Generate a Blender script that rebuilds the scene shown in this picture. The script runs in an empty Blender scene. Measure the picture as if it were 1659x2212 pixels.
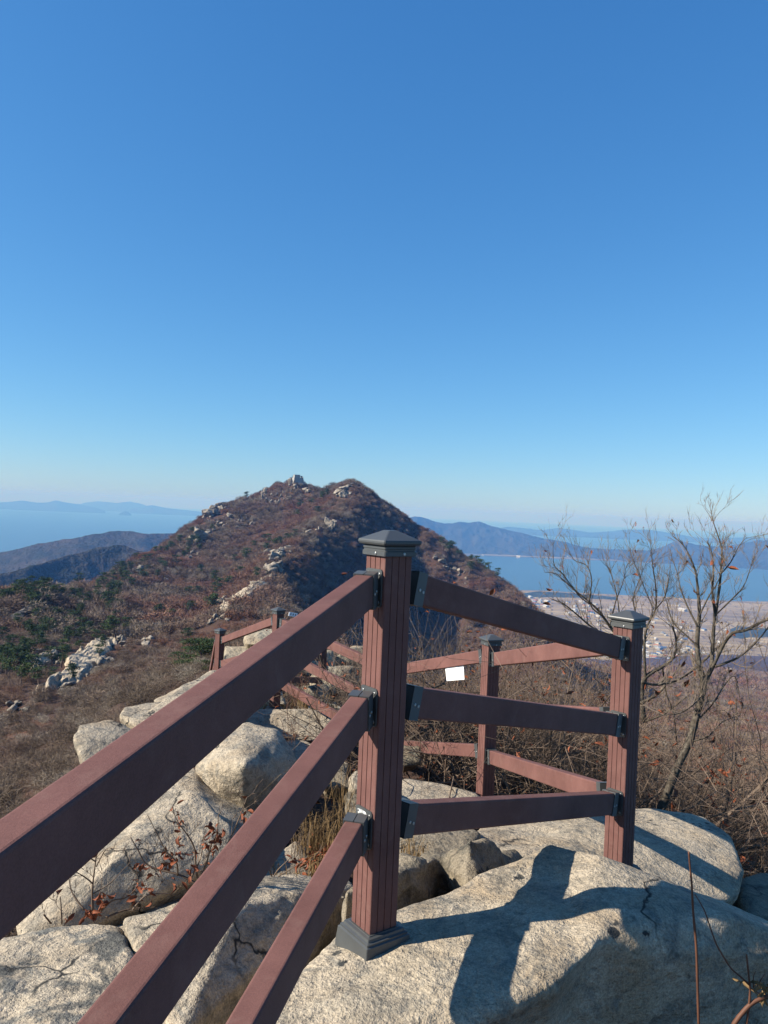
import bpy, bmesh, math, random
import numpy as np
from mathutils import Vector, Matrix, Euler

random.seed(7)
rng = np.random.default_rng(7)
R = math.radians
scene = bpy.context.scene
col = scene.collection

# ------------------------------------------------------------------ camera
PITCH, ROLL, FPX = -0.28, 2.4, 1664.0
camd = bpy.data.cameras.new('camera')
camd.sensor_fit = 'HORIZONTAL'
camd.sensor_width = 36.0
camd.lens = 36.0 * FPX / 1659.0
camd.clip_start = 0.05
camd.clip_end = 200000.0
cam = bpy.data.objects.new('camera', camd)
col.objects.link(cam)
CAMROT = Matrix.Rotation(R(90 + PITCH), 3, 'X') @ Matrix.Rotation(R(ROLL), 3, 'Z')
cam.matrix_world = CAMROT.to_4x4()
scene.camera = cam

# ------------------------------------------------------------------ sky, sun, exposure
SUN_EL, SUN_AZ = 33.5, 259.0            # azimuth clockwise from +Y (view direction): 270 = from the left
sun_dir = Vector((math.sin(R(SUN_AZ)) * math.cos(R(SUN_EL)), math.cos(R(SUN_AZ)) * math.cos(R(SUN_EL)), math.sin(R(SUN_EL))))
world = bpy.data.worlds.new('World')
scene.world = world
world.use_nodes = True
wn = world.node_tree
for n in list(wn.nodes): wn.nodes.remove(n)
sky = wn.nodes.new('ShaderNodeTexSky')
sky.sky_type = 'NISHITA'
sky.sun_disc = False
sky.sun_elevation = R(SUN_EL)
sky.sun_rotation = R(SUN_AZ)
sky.altitude = 400.0
sky.air_density = 1.0
sky.dust_density = 0.3
sky.ozone_density = 4.0
bgn = wn.nodes.new('ShaderNodeBackground')
bgn.inputs['Strength'].default_value = 0.05
won = wn.nodes.new('ShaderNodeOutputWorld')
# one colour response for the whole sky (the phone's rendering of blue), the same in every direction
sep = wn.nodes.new('ShaderNodeSeparateColor'); cmbn = wn.nodes.new('ShaderNodeCombineColor')
wn.links.new(sky.outputs[0], sep.inputs[0])
for ch, (gam, gain) in enumerate(((1.1, 0.92), (0.8, 1.035), (0.6, 1.20))):
    m0 = wn.nodes.new('ShaderNodeMath'); m0.operation = 'MULTIPLY'; m0.inputs[1].default_value = 0.1
    m1 = wn.nodes.new('ShaderNodeMath'); m1.operation = 'POWER'; m1.inputs[1].default_value = gam
    m2 = wn.nodes.new('ShaderNodeMath'); m2.operation = 'MULTIPLY'; m2.inputs[1].default_value = gain * 10.0
    wn.links.new(sep.outputs[ch], m0.inputs[0]); wn.links.new(m0.outputs[0], m1.inputs[0]); wn.links.new(m1.outputs[0], m2.inputs[0]); wn.links.new(m2.outputs[0], cmbn.inputs[ch])
wn.links.new(cmbn.outputs[0], bgn.inputs['Color'])
wn.links.new(bgn.outputs[0], won.inputs['Surface'])
sl = bpy.data.lights.new('sun', 'SUN')
sl.energy = 5.0
sl.angle = R(0.53)
sl.color = (1.0, 0.92, 0.79)
sun = bpy.data.objects.new('sun', sl)
col.objects.link(sun)
sun.rotation_euler = sun_dir.to_track_quat('Z', 'Y').to_euler()
vs = scene.view_settings
vs.view_transform = 'Standard'
vs.look = 'None'
vs.exposure = 1.0
vs.gamma = 1.0
vs.use_curve_mapping = False
scene.render.engine = 'CYCLES'
cy = scene.cycles
cy.use_denoising = True
cy.max_bounces = 5
cy.diffuse_bounces = 3
cy.glossy_bounces = 2
cy.transmission_bounces = 2
cy.volume_bounces = 0
cy.transparent_max_bounces = 8
cy.caustics_reflective = False
cy.caustics_refractive = False
cy.sample_clamp_indirect = 6.0

# ------------------------------------------------------------------ helpers
def P(px, py, d):
    """point on the sight line through (px, py) of a 1659 x 2212 frame, at depth d along +Y"""
    w = CAMROT @ Vector(((px - 829.5) / FPX, (1106.0 - py) / FPX, -1.0))
    return w * (d / w.y)

def lat(ix, iy, iz, seed):
    h = (ix.astype(np.int64) * 374761393 + iy.astype(np.int64) * 668265263 + iz.astype(np.int64) * 2147483647 + seed * 1274126177) & 0xFFFFFFFF
    h = ((h ^ (h >> 13)) * 1274126177) & 0xFFFFFFFF
    h = ((h ^ (h >> 16)) * 2246822519) & 0xFFFFFFFF
    h = h ^ (h >> 15)
    return (h & 0xFFFFFF) / float(0xFFFFFF) * 2.0 - 1.0

def vnoise(x, y, z, seed=0):
    ix, iy, iz = np.floor(x), np.floor(y), np.floor(z)
    fx, fy, fz = x - ix, y - iy, z - iz
    u = fx * fx * fx * (fx * (fx * 6 - 15) + 10)
    v = fy * fy * fy * (fy * (fy * 6 - 15) + 10)
    w = fz * fz * fz * (fz * (fz * 6 - 15) + 10)
    r = 0.0
    for dx in (0, 1):
        for dy in (0, 1):
            for dz in (0, 1):
                k = (u if dx else 1 - u) * (v if dy else 1 - v) * (w if dz else 1 - w)
                r = r + k * lat(ix + dx, iy + dy, iz + dz, seed)
    return r

def fbm(x, y, z, octaves=4, seed=0, gain=0.5):
    x = np.asarray(x, float); y = np.asarray(y, float); z = np.asarray(z, float) + np.zeros_like(x)
    a, s, t = 1.0, 0.0, 0.0
    for o in range(octaves):
        s = s + a * vnoise(x, y, z, seed + o * 17)
        t += a; a *= gain
        x, y, z = x * 2.03 + 5.2, y * 2.03 + 1.3, z * 2.03 + 7.7
    return s / t

class MB:
    """collects shapes; build() links them as ONE mesh object"""
    def __init__(s): s.v = []; s.f = []
    def add(s, verts, faces):
        o = len(s.v); s.v += [tuple(p) for p in verts]; s.f += [tuple(i + o for i in f) for f in faces]
    def box(s, c, sx, sy, sz, rot=None, taper=1.0):
        c = Vector(c); vs_ = []
        for z in (-1, 1):
            t = taper if z > 0 else 1.0
            for x, y in ((-1, -1), (1, -1), (1, 1), (-1, 1)):
                p = Vector((x * sx / 2 * t, y * sy / 2 * t, z * sz / 2))
                vs_.append(c + (rot @ p if rot else p))
        s.add(vs_, [(3, 2, 1, 0), (4, 5, 6, 7), (0, 1, 5, 4), (1, 2, 6, 5), (2, 3, 7, 6), (3, 0, 4, 7)])
    def loft(s, rings, caps=True):
        n = len(rings[0]); o = len(s.v)
        for r in rings: s.v += [tuple(p) for p in r]
        for k in range(len(rings) - 1):
            for i in range(n):
                j = (i + 1) % n
                s.f.append((o + k * n + i, o + k * n + j, o + (k + 1) * n + j, o + (k + 1) * n + i))
        if caps:
            s.f.append(tuple(o + i for i in reversed(range(n))))
            e = o + (len(rings) - 1) * n
            s.f.append(tuple(e + i for i in range(n)))
    def tube(s, pts, radii, n=4, cap=True):
        rings = []
        pts = [Vector(p) for p in pts]
        up = Vector((0.31, 0.17, 0.93))
        for i, p in enumerate(pts):
            t = (pts[min(i + 1, len(pts) - 1)] - pts[max(i - 1, 0)])
            if t.length < 1e-9: t = Vector((0, 0, 1))
            t.normalize()
            a = t.cross(up)
            if a.length < 1e-3: a = t.cross(Vector((1, 0, 0)))
            a.normalize(); b = t.cross(a)
            r = radii[i]
            rings.append([p + (a * math.cos(6.2832 * k / n) + b * math.sin(6.2832 * k / n)) * r for k in range(n)])
        s.loft(rings, cap)
    def mesh(s, name, mats, smooth=False):
        me = bpy.data.meshes.new(name)
        me.from_pydata(s.v, [], s.f)
        for m in (mats if isinstance(mats, (list, tuple)) else [mats]): me.materials.append(m)
        if smooth: me.polygons.foreach_set('use_smooth', [True] * len(me.polygons))
        me.update()
        return me
    def build(s, name, mat, parent=None, smooth=False):
        return link(name, s.mesh(name, mat, smooth), parent)

def link(name, me, parent=None, loc=None):
    o = bpy.data.objects.new(name, me)
    col.objects.link(o)
    if parent is not None: o.parent = parent
    if loc is not None: o.location = loc
    return o

def tag(o, label=None, cat=None, group=None, kind=None):
    if label: o['label'] = label
    if cat: o['category'] = cat
    if group: o['group'] = group
    if kind: o['kind'] = kind
    return o

def empty(name, loc=(0, 0, 0), rz=0.0, scale=1.0):
    o = bpy.data.objects.new(name, None)
    o.empty_display_size = 0.2
    o.location = loc; o.rotation_euler = (0, 0, rz); o.scale = (scale,) * 3
    col.objects.link(o)
    return o

def np_mesh(name, verts, quads, mat, smooth=True):
    me = bpy.data.meshes.new(name)
    nv, nq = len(verts), len(quads)
    me.vertices.add(nv); me.vertices.foreach_set('co', np.asarray(verts, np.float32).ravel())
    k = quads.shape[1]
    me.loops.add(nq * k); me.loops.foreach_set('vertex_index', np.asarray(quads, np.int32).ravel())
    me.polygons.add(nq)
    me.polygons.foreach_set('loop_start', np.arange(0, nq * k, k, dtype=np.int32))
    me.polygons.foreach_set('use_smooth', np.full(nq, smooth))
    me.update(calc_edges=True)
    me.materials.append(mat)
    return me

def grid_quads(nr, nc):
    i = np.arange(nr * nc).reshape(nr, nc)
    return np.stack([i[:-1, :-1].ravel(), i[:-1, 1:].ravel(), i[1:, 1:].ravel(), i[1:, :-1].ravel()], 1)

# ------------------------------------------------------------------ materials
class NT:
    def __init__(s, name):
        s.m = bpy.data.materials.new(name); s.m.use_nodes = True
        s.t = s.m.node_tree; s.b = s.t.nodes['Principled BSDF']
        s.out = s.t.nodes['Material Output']
    def n(s, typ, **kw):
        nd = s.t.nodes.new('ShaderNode' + typ)
        for k, v in kw.items():
            if k in nd.inputs: nd.inputs[k].default_value = v
            else: setattr(nd, k, v)
        return nd
    def l(s, a, b): s.t.links.new(a, b)
    def coord(s, out='Object'):
        return s.n('TexCoord').outputs[out]
    def noise(s, vec, scale, detail=3.0, rough=0.55, dist=0.0):
        nd = s.n('TexNoise', Scale=scale, Detail=detail, Roughness=rough, Distortion=dist)
        if vec is not None: s.l(vec, nd.inputs['Vector'])
        return nd.outputs['Fac']
    def ramp(s, fac, stops):
        nd = s.n('ValToRGB'); e = nd.color_ramp.elements
        while len(e) < len(stops): e.new(0.5)
        for k, (p, c) in enumerate(stops):
            e[k].position = p
            e[k].color = (c, c, c, 1) if isinstance(c, (int, float)) else (*c, 1)
        s.l(fac, nd.inputs['Fac'])
        return nd.outputs['Color']
    def mix(s, fac, a, b, typ='MIX'):
        nd = s.n('Mix', data_type='RGBA', blend_type=typ)
        for sock, v in ((nd.inputs[0], fac), (nd.inputs[6], a), (nd.inputs[7], b)):
            if hasattr(v, 'is_linked'): s.l(v, sock)
            elif isinstance(v, (int, float)): sock.default_value = v
            else: sock.default_value = (*v, 1)
        return nd.outputs[2]
    def bump(s, h, strength, dist, prev=None):
        nd = s.n('Bump', Strength=strength, Distance=dist)
        s.l(h, nd.inputs['Height'])
        if prev is not None: s.l(prev, nd.inputs['Normal'])
        return nd.outputs['Normal']
    def done(s, color, rough=0.8, normal=None, spec=0.3, metal=0.0):
        if hasattr(color, 'is_linked'): s.l(color, s.b.inputs['Base Color'])
        else: s.b.inputs['Base Color'].default_value = (*color, 1)
        if hasattr(rough, 'is_linked'): s.l(rough, s.b.inputs['Roughness'])
        else: s.b.inputs['Roughness'].default_value = rough
        s.b.inputs['Specular IOR Level'].default_value = spec
        s.b.inputs['Metallic'].default_value = metal
        if normal is not None: s.l(normal, s.b.inputs['Normal'])
        return s.m

def granite(name, grain=1.0, warm=(0.295, 0.228, 0.152), pale=(0.37, 0.312, 0.232), grey=(0.140, 0.136, 0.120), spots=1.0, tint=1.0, weather=1.0):
    k = NT(name)
    oi = k.n('ObjectInfo')
    va = k.n('VectorMath', operation='ADD'); k.l(k.coord(), va.inputs[0])
    sc = k.n('VectorMath', operation='SCALE'); sc.inputs['Scale'].default_value = 37.0
    cmb = k.n('CombineXYZ'); k.l(oi.outputs['Random'], cmb.inputs[0]); k.l(oi.outputs['Random'], cmb.inputs[1])
    k.l(cmb.outputs[0], sc.inputs[0]); k.l(sc.outputs[0], va.inputs[1])
    v = va.outputs[0]
    big = k.noise(v, 2.2 * grain, 5, 0.6, 0.6)
    c = k.ramp(big, [(0.30, tuple(x * tint for x in warm)), (0.52, tuple(x * tint for x in pale)), (0.72, tuple(x * tint * 0.8 for x in warm))])
    med = k.noise(v, 7.0 * grain, 5, 0.65, 1.2)
    gm = k.ramp(med, [(0.52, 0.0), (0.66, 0.75 * weather)])
    c = k.mix(gm, c, tuple(x * tint for x in grey))
    # streaks
    mp = k.n('Mapping'); mp.inputs['Scale'].default_value = (3.0 * grain, 3.0 * grain, 22.0 * grain); mp.inputs['Rotation'].default_value = (0.25, -0.35, 0.3)
    k.l(v, mp.inputs['Vector'])
    st = k.noise(mp.outputs[0], 1.0, 4, 0.6, 0.8)
    c = k.mix(k.ramp(st, [(0.55, 0.0), (0.72, 0.42 * weather)]), c, tuple(x * tint * 0.72 for x in grey))
    blot = k.noise(v, 3.4 * grain, 6, 0.7, 0.4)
    c = k.mix(k.ramp(blot, [(0.54, 0.0), (0.62, 0.55 * weather)]), c, tuple(x * tint * 0.62 for x in grey))
    # mineral grain
    g1 = k.noise(v, 150.0 * grain, 3, 0.75)
    c = k.mix(1.0, c, k.ramp(g1, [(0.32, 0.62), (0.5, 1.0), (0.68, 1.33)]), 'MULTIPLY')
    g2 = k.noise(v, 48.0 * grain, 3, 0.7)
    c = k.mix(1.0, c, k.ramp(g2, [(0.28, 0.72), (0.5, 1.0), (0.72, 1.22)]), 'MULTIPLY')
    # dark lichen spots
    vo = k.n('TexVoronoi', Scale=15.0 * grain, Randomness=1.0); vo.feature = 'F1'
    dn = k.noise(v, 30.0 * grain, 3, 0.6)
    wv = k.n('VectorMath', operation='SCALE'); wv.inputs['Scale'].default_value = 0.06 / grain
    cx = k.n('CombineXYZ'); k.l(dn, cx.inputs[0]); k.l(g2, cx.inputs[1]); k.l(cx.outputs[0], wv.inputs[0])
    av = k.n('VectorMath', operation='ADD'); k.l(v, av.inputs[0]); k.l(wv.outputs[0], av.inputs[1]); k.l(av.outputs[0], vo.inputs['Vector'])
    sp = k.ramp(vo.outputs['Distance'], [(0.20, 1.0), (0.27, 0.0)])
    area = k.ramp(k.noise(v, 2.7 * grain, 2, 0.5), [(0.56, 0.0), (0.64, spots)])
    spm = k.mix(1.0, sp, area, 'MULTIPLY')
    c = k.mix(spm, c, (0.035, 0.036, 0.034))
    # cracks
    ve = k.n('TexVoronoi', Scale=1.5 * grain); ve.feature = 'DISTANCE_TO_EDGE'
    wp = k.n('VectorMath', operation='SCALE'); wp.inputs['Scale'].default_value = 0.5 / grain
    wn_ = k.n('TexNoise', Scale=3.0 * grain, Detail=5.0); k.l(v, wn_.inputs['Vector']); k.l(wn_.outputs['Color'], wp.inputs[0])
    wa = k.n('VectorMath', operation='ADD'); k.l(v, wa.inputs[0]); k.l(wp.outputs[0], wa.inputs[1]); k.l(wa.outputs[0], ve.inputs['Vector'])
    cr = k.ramp(ve.outputs['Distance'], [(0.004, 1.0), (0.014, 0.0)])
    crm = k.mix(1.0, cr, k.ramp(k.noise(v, 1.6 * grain, 2, 0.5), [(0.50, 0.0), (0.58, 1.0)]), 'MULTIPLY')
    c = k.mix(crm, c, (0.030, 0.028, 0.024))
    nb = k.bump(k.noise(v, 16.0 * grain, 5, 0.6), 0.7, 0.035 / grain)
    nb = k.bump(g2, 0.85, 0.014 / grain, nb)
    nb = k.bump(g1, 0.55, 0.005 / grain, nb)
    return k.done(c, 0.86, nb, 0.25)

def plain_noise(name, stops, scale, rough=0.85, spec=0.2, bump=None, rnd=0.0, coord='Object'):
    k = NT(name)
    v = k.coord(coord)
    f = k.noise(v, scale, 5, 0.62)
    c = k.ramp(f, stops)
    if rnd:
        oi = k.n('ObjectInfo')
        c = k.mix(1.0, c, k.ramp(oi.outputs['Random'], [(0.0, 1 - rnd), (1.0, 1 + rnd)]), 'MULTIPLY')
    nb = None
    if bump: nb = k.bump(k.noise(v, bump[0], 4, 0.6), bump[1], bump[2])
    return k.done(c, rough, nb, spec)

def wpc_material():
    k = NT('wood_composite')
    v = k.coord()
    c = k.ramp(k.noise(v, 4.5, 6, 0.68), [(0.32, (0.104, 0.048, 0.041)), (0.7, (0.158, 0.075, 0.064))])
    mp = k.n('Mapping'); mp.inputs['Scale'].default_value = (60, 60, 60)
    k.l(v, mp.inputs['Vector'])
    g = k.noise(mp.outputs[0], 5.0, 3, 0.8)
    c = k.mix(1.0, c, k.ramp(g, [(0.30, 0.84), (0.5, 1.0), (0.68, 1.16)]), 'MULTIPLY')
    g2 = k.noise(v, 14.0, 5, 0.7, 0.5)
    c = k.mix(k.ramp(g2, [(0.52, 0.0), (0.72, 0.42)]), c, (0.18, 0.105, 0.088))
    nb = k.bump(g, 0.35, 0.002)
    return k.done(c, 0.68, nb, 0.18)

def metal_material():
    k = NT('grey_painted_metal')
    v = k.coord()
    c = k.ramp(k.noise(v, 8.0, 4, 0.6), [(0.3, (0.046, 0.049, 0.050)), (0.7, (0.064, 0.068, 0.068))])
    chips = k.noise(v, 22.0, 5, 0.7)
    m = k.ramp(chips, [(0.735, 0.0), (0.75, 1.0)])
    c = k.mix(m, c, (0.42, 0.43, 0.43))
    nb = k.bump(k.noise(v, 90.0, 3, 0.6), 0.15, 0.002)
    return k.done(c, 0.42, nb, 0.5)

M = {}
M['granite'] = granite('granite', 1.0)
M['granite_streak'] = granite('granite_streak', 1.0, weather=1.9)
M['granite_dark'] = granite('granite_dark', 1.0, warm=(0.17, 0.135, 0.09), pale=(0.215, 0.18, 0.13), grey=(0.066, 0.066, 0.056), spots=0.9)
M['granite_far'] = granite('granite_far', 0.16, warm=(0.21, 0.165, 0.12), pale=(0.28, 0.24, 0.19), grey=(0.09, 0.09, 0.085), spots=0.8, weather=1.4)
M['granite_slab'] = granite('granite_slab', 0.16, warm=(0.33, 0.245, 0.165), pale=(0.40, 0.335, 0.245), grey=(0.15, 0.145, 0.13), spots=0.5, weather=0.7)
M['granite_mid'] = granite('granite_mid', 0.45, warm=(0.31, 0.235, 0.155), pale=(0.36, 0.31, 0.225), grey=(0.13, 0.13, 0.115))
M['wpc'] = wpc_material()
M['metal'] = metal_material()
M['steel'] = NT('screw_steel').done((0.35, 0.35, 0.34), 0.35, None, 0.5, 0.9)
M['bare_metal'] = plain_noise('chipped_bare_metal', [(0.4, (0.30, 0.31, 0.31)), (0.6, (0.62, 0.62, 0.60))], 90.0, 0.5)
M['bark'] = plain_noise('bark', [(0.3, (0.034, 0.027, 0.020)), (0.55, (0.080, 0.067, 0.052)), (0.75, (0.16, 0.14, 0.11))], 26.0, 0.85, 0.15, (70.0, 0.6, 0.01))
M['twig'] = plain_noise('twig_bark', [(0.3, (0.066, 0.044, 0.032)), (0.7, (0.195, 0.145, 0.108))], 5.0, 0.8, 0.15)
M['twig_pale'] = plain_noise('pale_twig_bark', [(0.3, (0.10, 0.076, 0.056)), (0.7, (0.27, 0.215, 0.165))], 5.0, 0.8, 0.15)
M['twig_red'] = plain_noise('red_twig_bark', [(0.3, (0.060, 0.026, 0.017)), (0.7, (0.14, 0.060, 0.032))], 9.0, 0.6, 0.3)
M['leaf'] = plain_noise('dried_leaf', [(0.3, (0.095, 0.026, 0.012)), (0.7, (0.235, 0.068, 0.026))], 30.0, 0.7, 0.25)
M['straw'] = plain_noise('straw', [(0.3, (0.085, 0.052, 0.022)), (0.7, (0.23, 0.15, 0.068))], 9.0, 0.75, 0.2)
M['white_panel'] = NT('white_panel').done((0.86, 0.86, 0.85), 0.5, None, 0.3)
M['ink'] = NT('dark_print').done((0.05, 0.05, 0.07), 0.6)
# ------------------------------------------------------------------ sea, plain, terrain, far hills
SEA = -400.0
def drop(d): return d * d / 1.48e7

def sea_material():
    k = NT('sea_water')
    v = k.coord()
    c = k.ramp(k.noise(v, 0.0006, 4, 0.6), [(0.3, (0.030, 0.066, 0.115)), (0.7, (0.042, 0.082, 0.134))])
    mp = k.n('Mapping'); mp.inputs['Scale'].default_value = (0.02, 0.05, 0.05); k.l(v, mp.inputs['Vector'])
    nb = k.bump(k.noise(mp.outputs[0], 1.0, 6, 0.65), 0.35, 6.0)
    return k.done(c, 0.32, nb, 0.5)
M['sea'] = sea_material()
rr = np.concatenate([[0.0], np.geomspace(300, 62000, 90)])
th = np.linspace(0, 2 * np.pi, 181)
RR, TH = np.meshgrid(rr, th, indexing='ij')
vv = np.stack([RR * np.sin(TH), RR * np.cos(TH), SEA - drop(RR)], -1).reshape(-1, 3)
tag(link('sea', np_mesh('sea', vv, grid_quads(len(rr), len(th))[:, ::-1], M['sea'])), 'calm blue sea reaching out to the hazy horizon', kind='structure')

# --- the mountain we stand on, with the summit ahead: (px, py, depth) readings
TP = [
 # skyline of the summit
 (640,1036,700),(600,1048,695),(560,1068,690),(520,1084,680),(480,1094,660),(440,1118,640),(400,1147,600),(350,1182,545),(302,1204,500),(255,1235,450),(205,1265,380),(176,1281,340),
 (672,1055,690),(690,1063,670),(715,1056,650),(740,1048,630),(760,1046,620),(785,1058,620),(810,1078,618),(840,1100,612),(870,1124,605),(920,1160,590),(960,1185,575),(1010,1219,560),(1060,1254,540),(1100,1280,520),(1140,1306,500),(1180,1350,480),
 # behind the skyline (out of sight)
 (640,1130,850),(560,1150,850),(480,1170,850),(400,1230,780),(302,1290,700),(205,1340,600),(760,1140,800),(870,1210,790),(960,1270,780),(1060,1340,760),(1180,1420,740),
 (100,1420,560),(0,1460,520),(-200,1560,480),(-500,1700,420),
 # pine spur at the left
 (170,1266,300),(90,1272,265),(0,1294,235),(-150,1350,200),(-400,1480,170),
 # left flank
 (0,1340,190),(0,1400,150),(0,1500,105),(0,1600,72),(0,1700,48),(0,1790,33),(-300,1600,110),(-300,1800,40),
 (150,1310,255),(150,1400,165),(150,1500,98),(150,1600,58),(120,1680,40),
 (300,1250,420),(300,1300,330),(300,1400,175),(300,1450,110),(300,1490,70),(250,1540,48),
 (400,1200,500),(400,1250,420),(400,1300,335),(400,1360,235),(400,1400,170),(400,1435,100),(380,1460,60),
 (470,1150,580),(470,1200,500),(470,1250,420),(460,1300,330),(450,1350,235),(440,1400,140),(450,1430,70),
 (540,1110,630),(540,1160,560),(540,1200,480),(600,1080,670),(600,1130,590),(650,1090,650),(700,1085,625),(600,1170,500),(660,1130,560),
 # spine of the ridge
 (480,1345,200),(500,1312,240),(530,1288,268),(560,1268,295),(585,1228,335),(610,1200,370),(640,1168,430),(700,1128,510),(735,1092,570),
 (500,1365,140),(540,1395,80),(580,1400,45),
 # shaded right flank and the bowl
 (560,1330,235),(620,1260,330),(620,1330,255),(680,1200,420),(650,1390,170),(700,1280,405),(700,1340,350),(760,1180,500),(760,1300,450),(760,1400,340),(830,1150,572),(830,1250,525),(830,1350,460),(900,1230,560),(900,1330,510),(900,1430,420),
 (980,1280,540),(980,1360,500),(980,1450,430),(1060,1320,515),(1060,1420,460),(1060,1500,390),(1150,1420,430),(1150,1520,330),
 # falling right side down to the plain
 (1250,1470,560),(1250,1540,350),(1250,1620,170),(1350,1455,800),(1350,1530,420),(1350,1600,220),(1350,1680,90),
 (1450,1450,1000),(1450,1500,620),(1450,1580,300),(1450,1650,150),(1450,1720,65),(1450,1770,25),
 (1560,1462,1000),(1560,1520,560),(1560,1600,260),(1560,1680,130),(1560,1760,60),(1560,1820,28),
 (1659,1475,1000),(1659,1530,560),(1659,1620,240),(1659,1720,110),(1659,1800,52),(1659,1880,24),
 (1900,1600,600),(1900,1800,150),(2000,2000,35),
]
TW = [  # near ground, in metres
 (-1.2,0.8,-1.95),(0,0.8,-2.0),(1.2,0.8,-2.1),(-1.3,2.2,-1.95),(0,2.4,-1.9),(1.2,2.4,-2.0),(2.6,2.6,-2.7),(-2.4,2.6,-2.7),
 (-1.2,3.6,-2.05),(0,3.6,-1.95),(1.2,3.8,-2.15),(2.4,4.0,-2.8),(-2.6,4.2,-3.1),(-0.9,5.0,-2.2),(0.4,5.4,-2.25),(1.5,5.4,-2.5),(3.0,5.5,-3.4),
 (-2.4,6.4,-3.2),(-4.2,7.0,-5.4),(-1.4,6.6,-2.4),(0,7.4,-2.7),(1.5,7.4,-2.75),(3.5,7.5,-4.2),(-1.3,9.2,-2.6),(-2.6,11.6,-3.3),(0.3,9.6,-3.1),(2,10,-3.5),(4,10,-5.2),
 (-1.0,12.5,-3.5),(-3.4,14,-4.3),(1,14,-5.0),(4,15,-8),(-5,12,-7),(-7,18,-12),(-3,20,-6.2),(0.5,20,-8),
]
qa, ql, qz = [], [], []
for px, py, d in TP:
    p = P(px, py, d); qa.append(p.x / p.y); ql.append(math.log(d)); qz.append(p.z / (d + 2.5))
for x, y, z in TW:
    qa.append(x / y); ql.append(math.log(y)); qz.append(z / (y + 2.5))
for a in np.linspace(-1.3, 1.3, 9):                 # down at sea level far out
    for d in (1700.0, 2600.0):
        zz = SEA - 15 if d > 2000 else SEA + (40 if a > 0 else -5)
        qa.append(a); ql.append(math.log(d)); qz.append(zz / (d + 2.5))
    qa.append(a); ql.append(math.log(0.3)); qz.append(-2.0 / 2.8)
AK = 4.0
qa = np.array(qa) * AK; ql = np.array(ql); qz = np.array(qz)
KM = np.hypot(qa[:, None] - qa[None], ql[:, None] - ql[None])
A1 = np.stack([np.ones_like(qa), qa, ql], 1)
KK = np.block([[KM, A1], [A1.T, np.zeros((3, 3))]])
WW = np.linalg.solve(KK + np.diag([1e-3] * len(qa) + [0] * 3), np.concatenate([qz, np.zeros(3)]))

def ground(x, y, detail=True):
    x = np.asarray(x, float); y = np.asarray(y, float)
    sh = x.shape
    x = x.ravel(); y = np.maximum(y.ravel(), 0.25)
    a = x / y * AK; l = np.log(y)
    out = np.empty_like(x)
    for i in range(0, len(x), 20000):
        s = slice(i, i + 20000)
        k = np.hypot(a[s, None] - qa[None], l[s, None] - ql[None])
        out[s] = k @ WW[:len(qa)] + WW[-3] + WW[-2] * a[s] + WW[-1] * l[s]
    z = out * (y + 2.5)
    if detail:
        w = np.clip((y - 20) / 200, 0, 1)
        z = z + w * 3.2 * fbm(x / 45, y / 45, 0, 4, 3) + np.clip(y / 60, 0.02, 1) * 0.7 * fbm(x / 6, y / 6, 0, 3, 9)
    return z.reshape(sh)

M['ground'] = plain_noise('leaf_litter', [(0.28, (0.038, 0.026, 0.021)), (0.5, (0.066, 0.041, 0.031)), (0.66, (0.090, 0.046, 0.030)), (0.8, (0.115, 0.082, 0.058))], 0.06, 0.95, 0.1, (3.0, 0.8, 0.4))
aa = np.linspace(-1.3, 1.3, 460)
dd = np.geomspace(0.35, 2600, 440)
D_, A_ = np.meshgrid(dd, aa, indexing='ij')
X_, Y_ = A_ * D_, D_
Z_ = ground(X_, Y_)
tag(link('mountain_terrain', np_mesh('mountain_terrain', np.stack([X_, Y_, Z_], -1).reshape(-1, 3), grid_quads(440, 460), M['ground'])), 'brown mountain slope running from the railing up to the summit', kind='structure')

# --- rock ledge under and behind the viewpoint
gx, gy = np.meshgrid(np.linspace(-3.5, 6.0, 90), np.linspace(-8.0, 0.75, 84), indexing='xy')
gz = -1.85 + 0.22 * fbm(gx / 1.6, gy / 1.6, 0, 4, 201) + 0.05 * fbm(gx / 0.3, gy / 0.3, 0, 3, 202) - 0.10 * np.clip(np.abs(gx) - 1.5, 0, 9) ** 1.5 + 0.06 * np.clip(-gy - 1, 0, 9)
tag(link('rock_ledge', np_mesh('rock_ledge', np.stack([gx, gy, gz], -1).reshape(-1, 3), grid_quads(84, 90), M['granite'])), 'granite ledge at the viewpoint', kind='structure')

# --- coastal plain with stubble fields
def field_material():
    k = NT('stubble_fields')
    v = k.coord()
    mp = k.n('Mapping'); mp.inputs['Rotation'].default_value = (0, 0, 0.22); k.l(v, mp.inputs['Vector'])
    br = k.n('TexBrick', Scale=1.0); br.offset = 0.37
    br.inputs['Brick Width'].default_value = 170.0; br.inputs['Row Height'].default_value = 62.0
    br.inputs['Mortar Size'].default_value = 5.0; br.inputs['Mortar Smooth'].default_value = 0.4
    br.inputs['Color1'].default_value = (0.200, 0.145, 0.075, 1); br.inputs['Color2'].default_value = (0.320, 0.250, 0.140, 1)
    br.inputs['Mortar'].default_value = (0.11, 0.080, 0.058, 1)
    k.l(mp.outputs[0], br.inputs['Vector'])
    c = k.mix(1.0, br.outputs['Color'], k.ramp(k.noise(v, 0.0035, 4, 0.6), [(0.3, 0.72), (0.7, 1.25)]), 'MULTIPLY')
    c = k.mix(k.ramp(k.noise(v, 0.0022, 5, 0.65), [(0.60, 0.0), (0.68, 0.85)]), c, (0.11, 0.095, 0.07))
    return k.done(c, 0.95, None, 0.05)
M['field'] = field_material()
aa = np.linspace(-0.2, 1.1, 160)
tt = np.linspace(0, 1, 60)
T_, A_ = np.meshgrid(tt, aa, indexing='ij')
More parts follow.
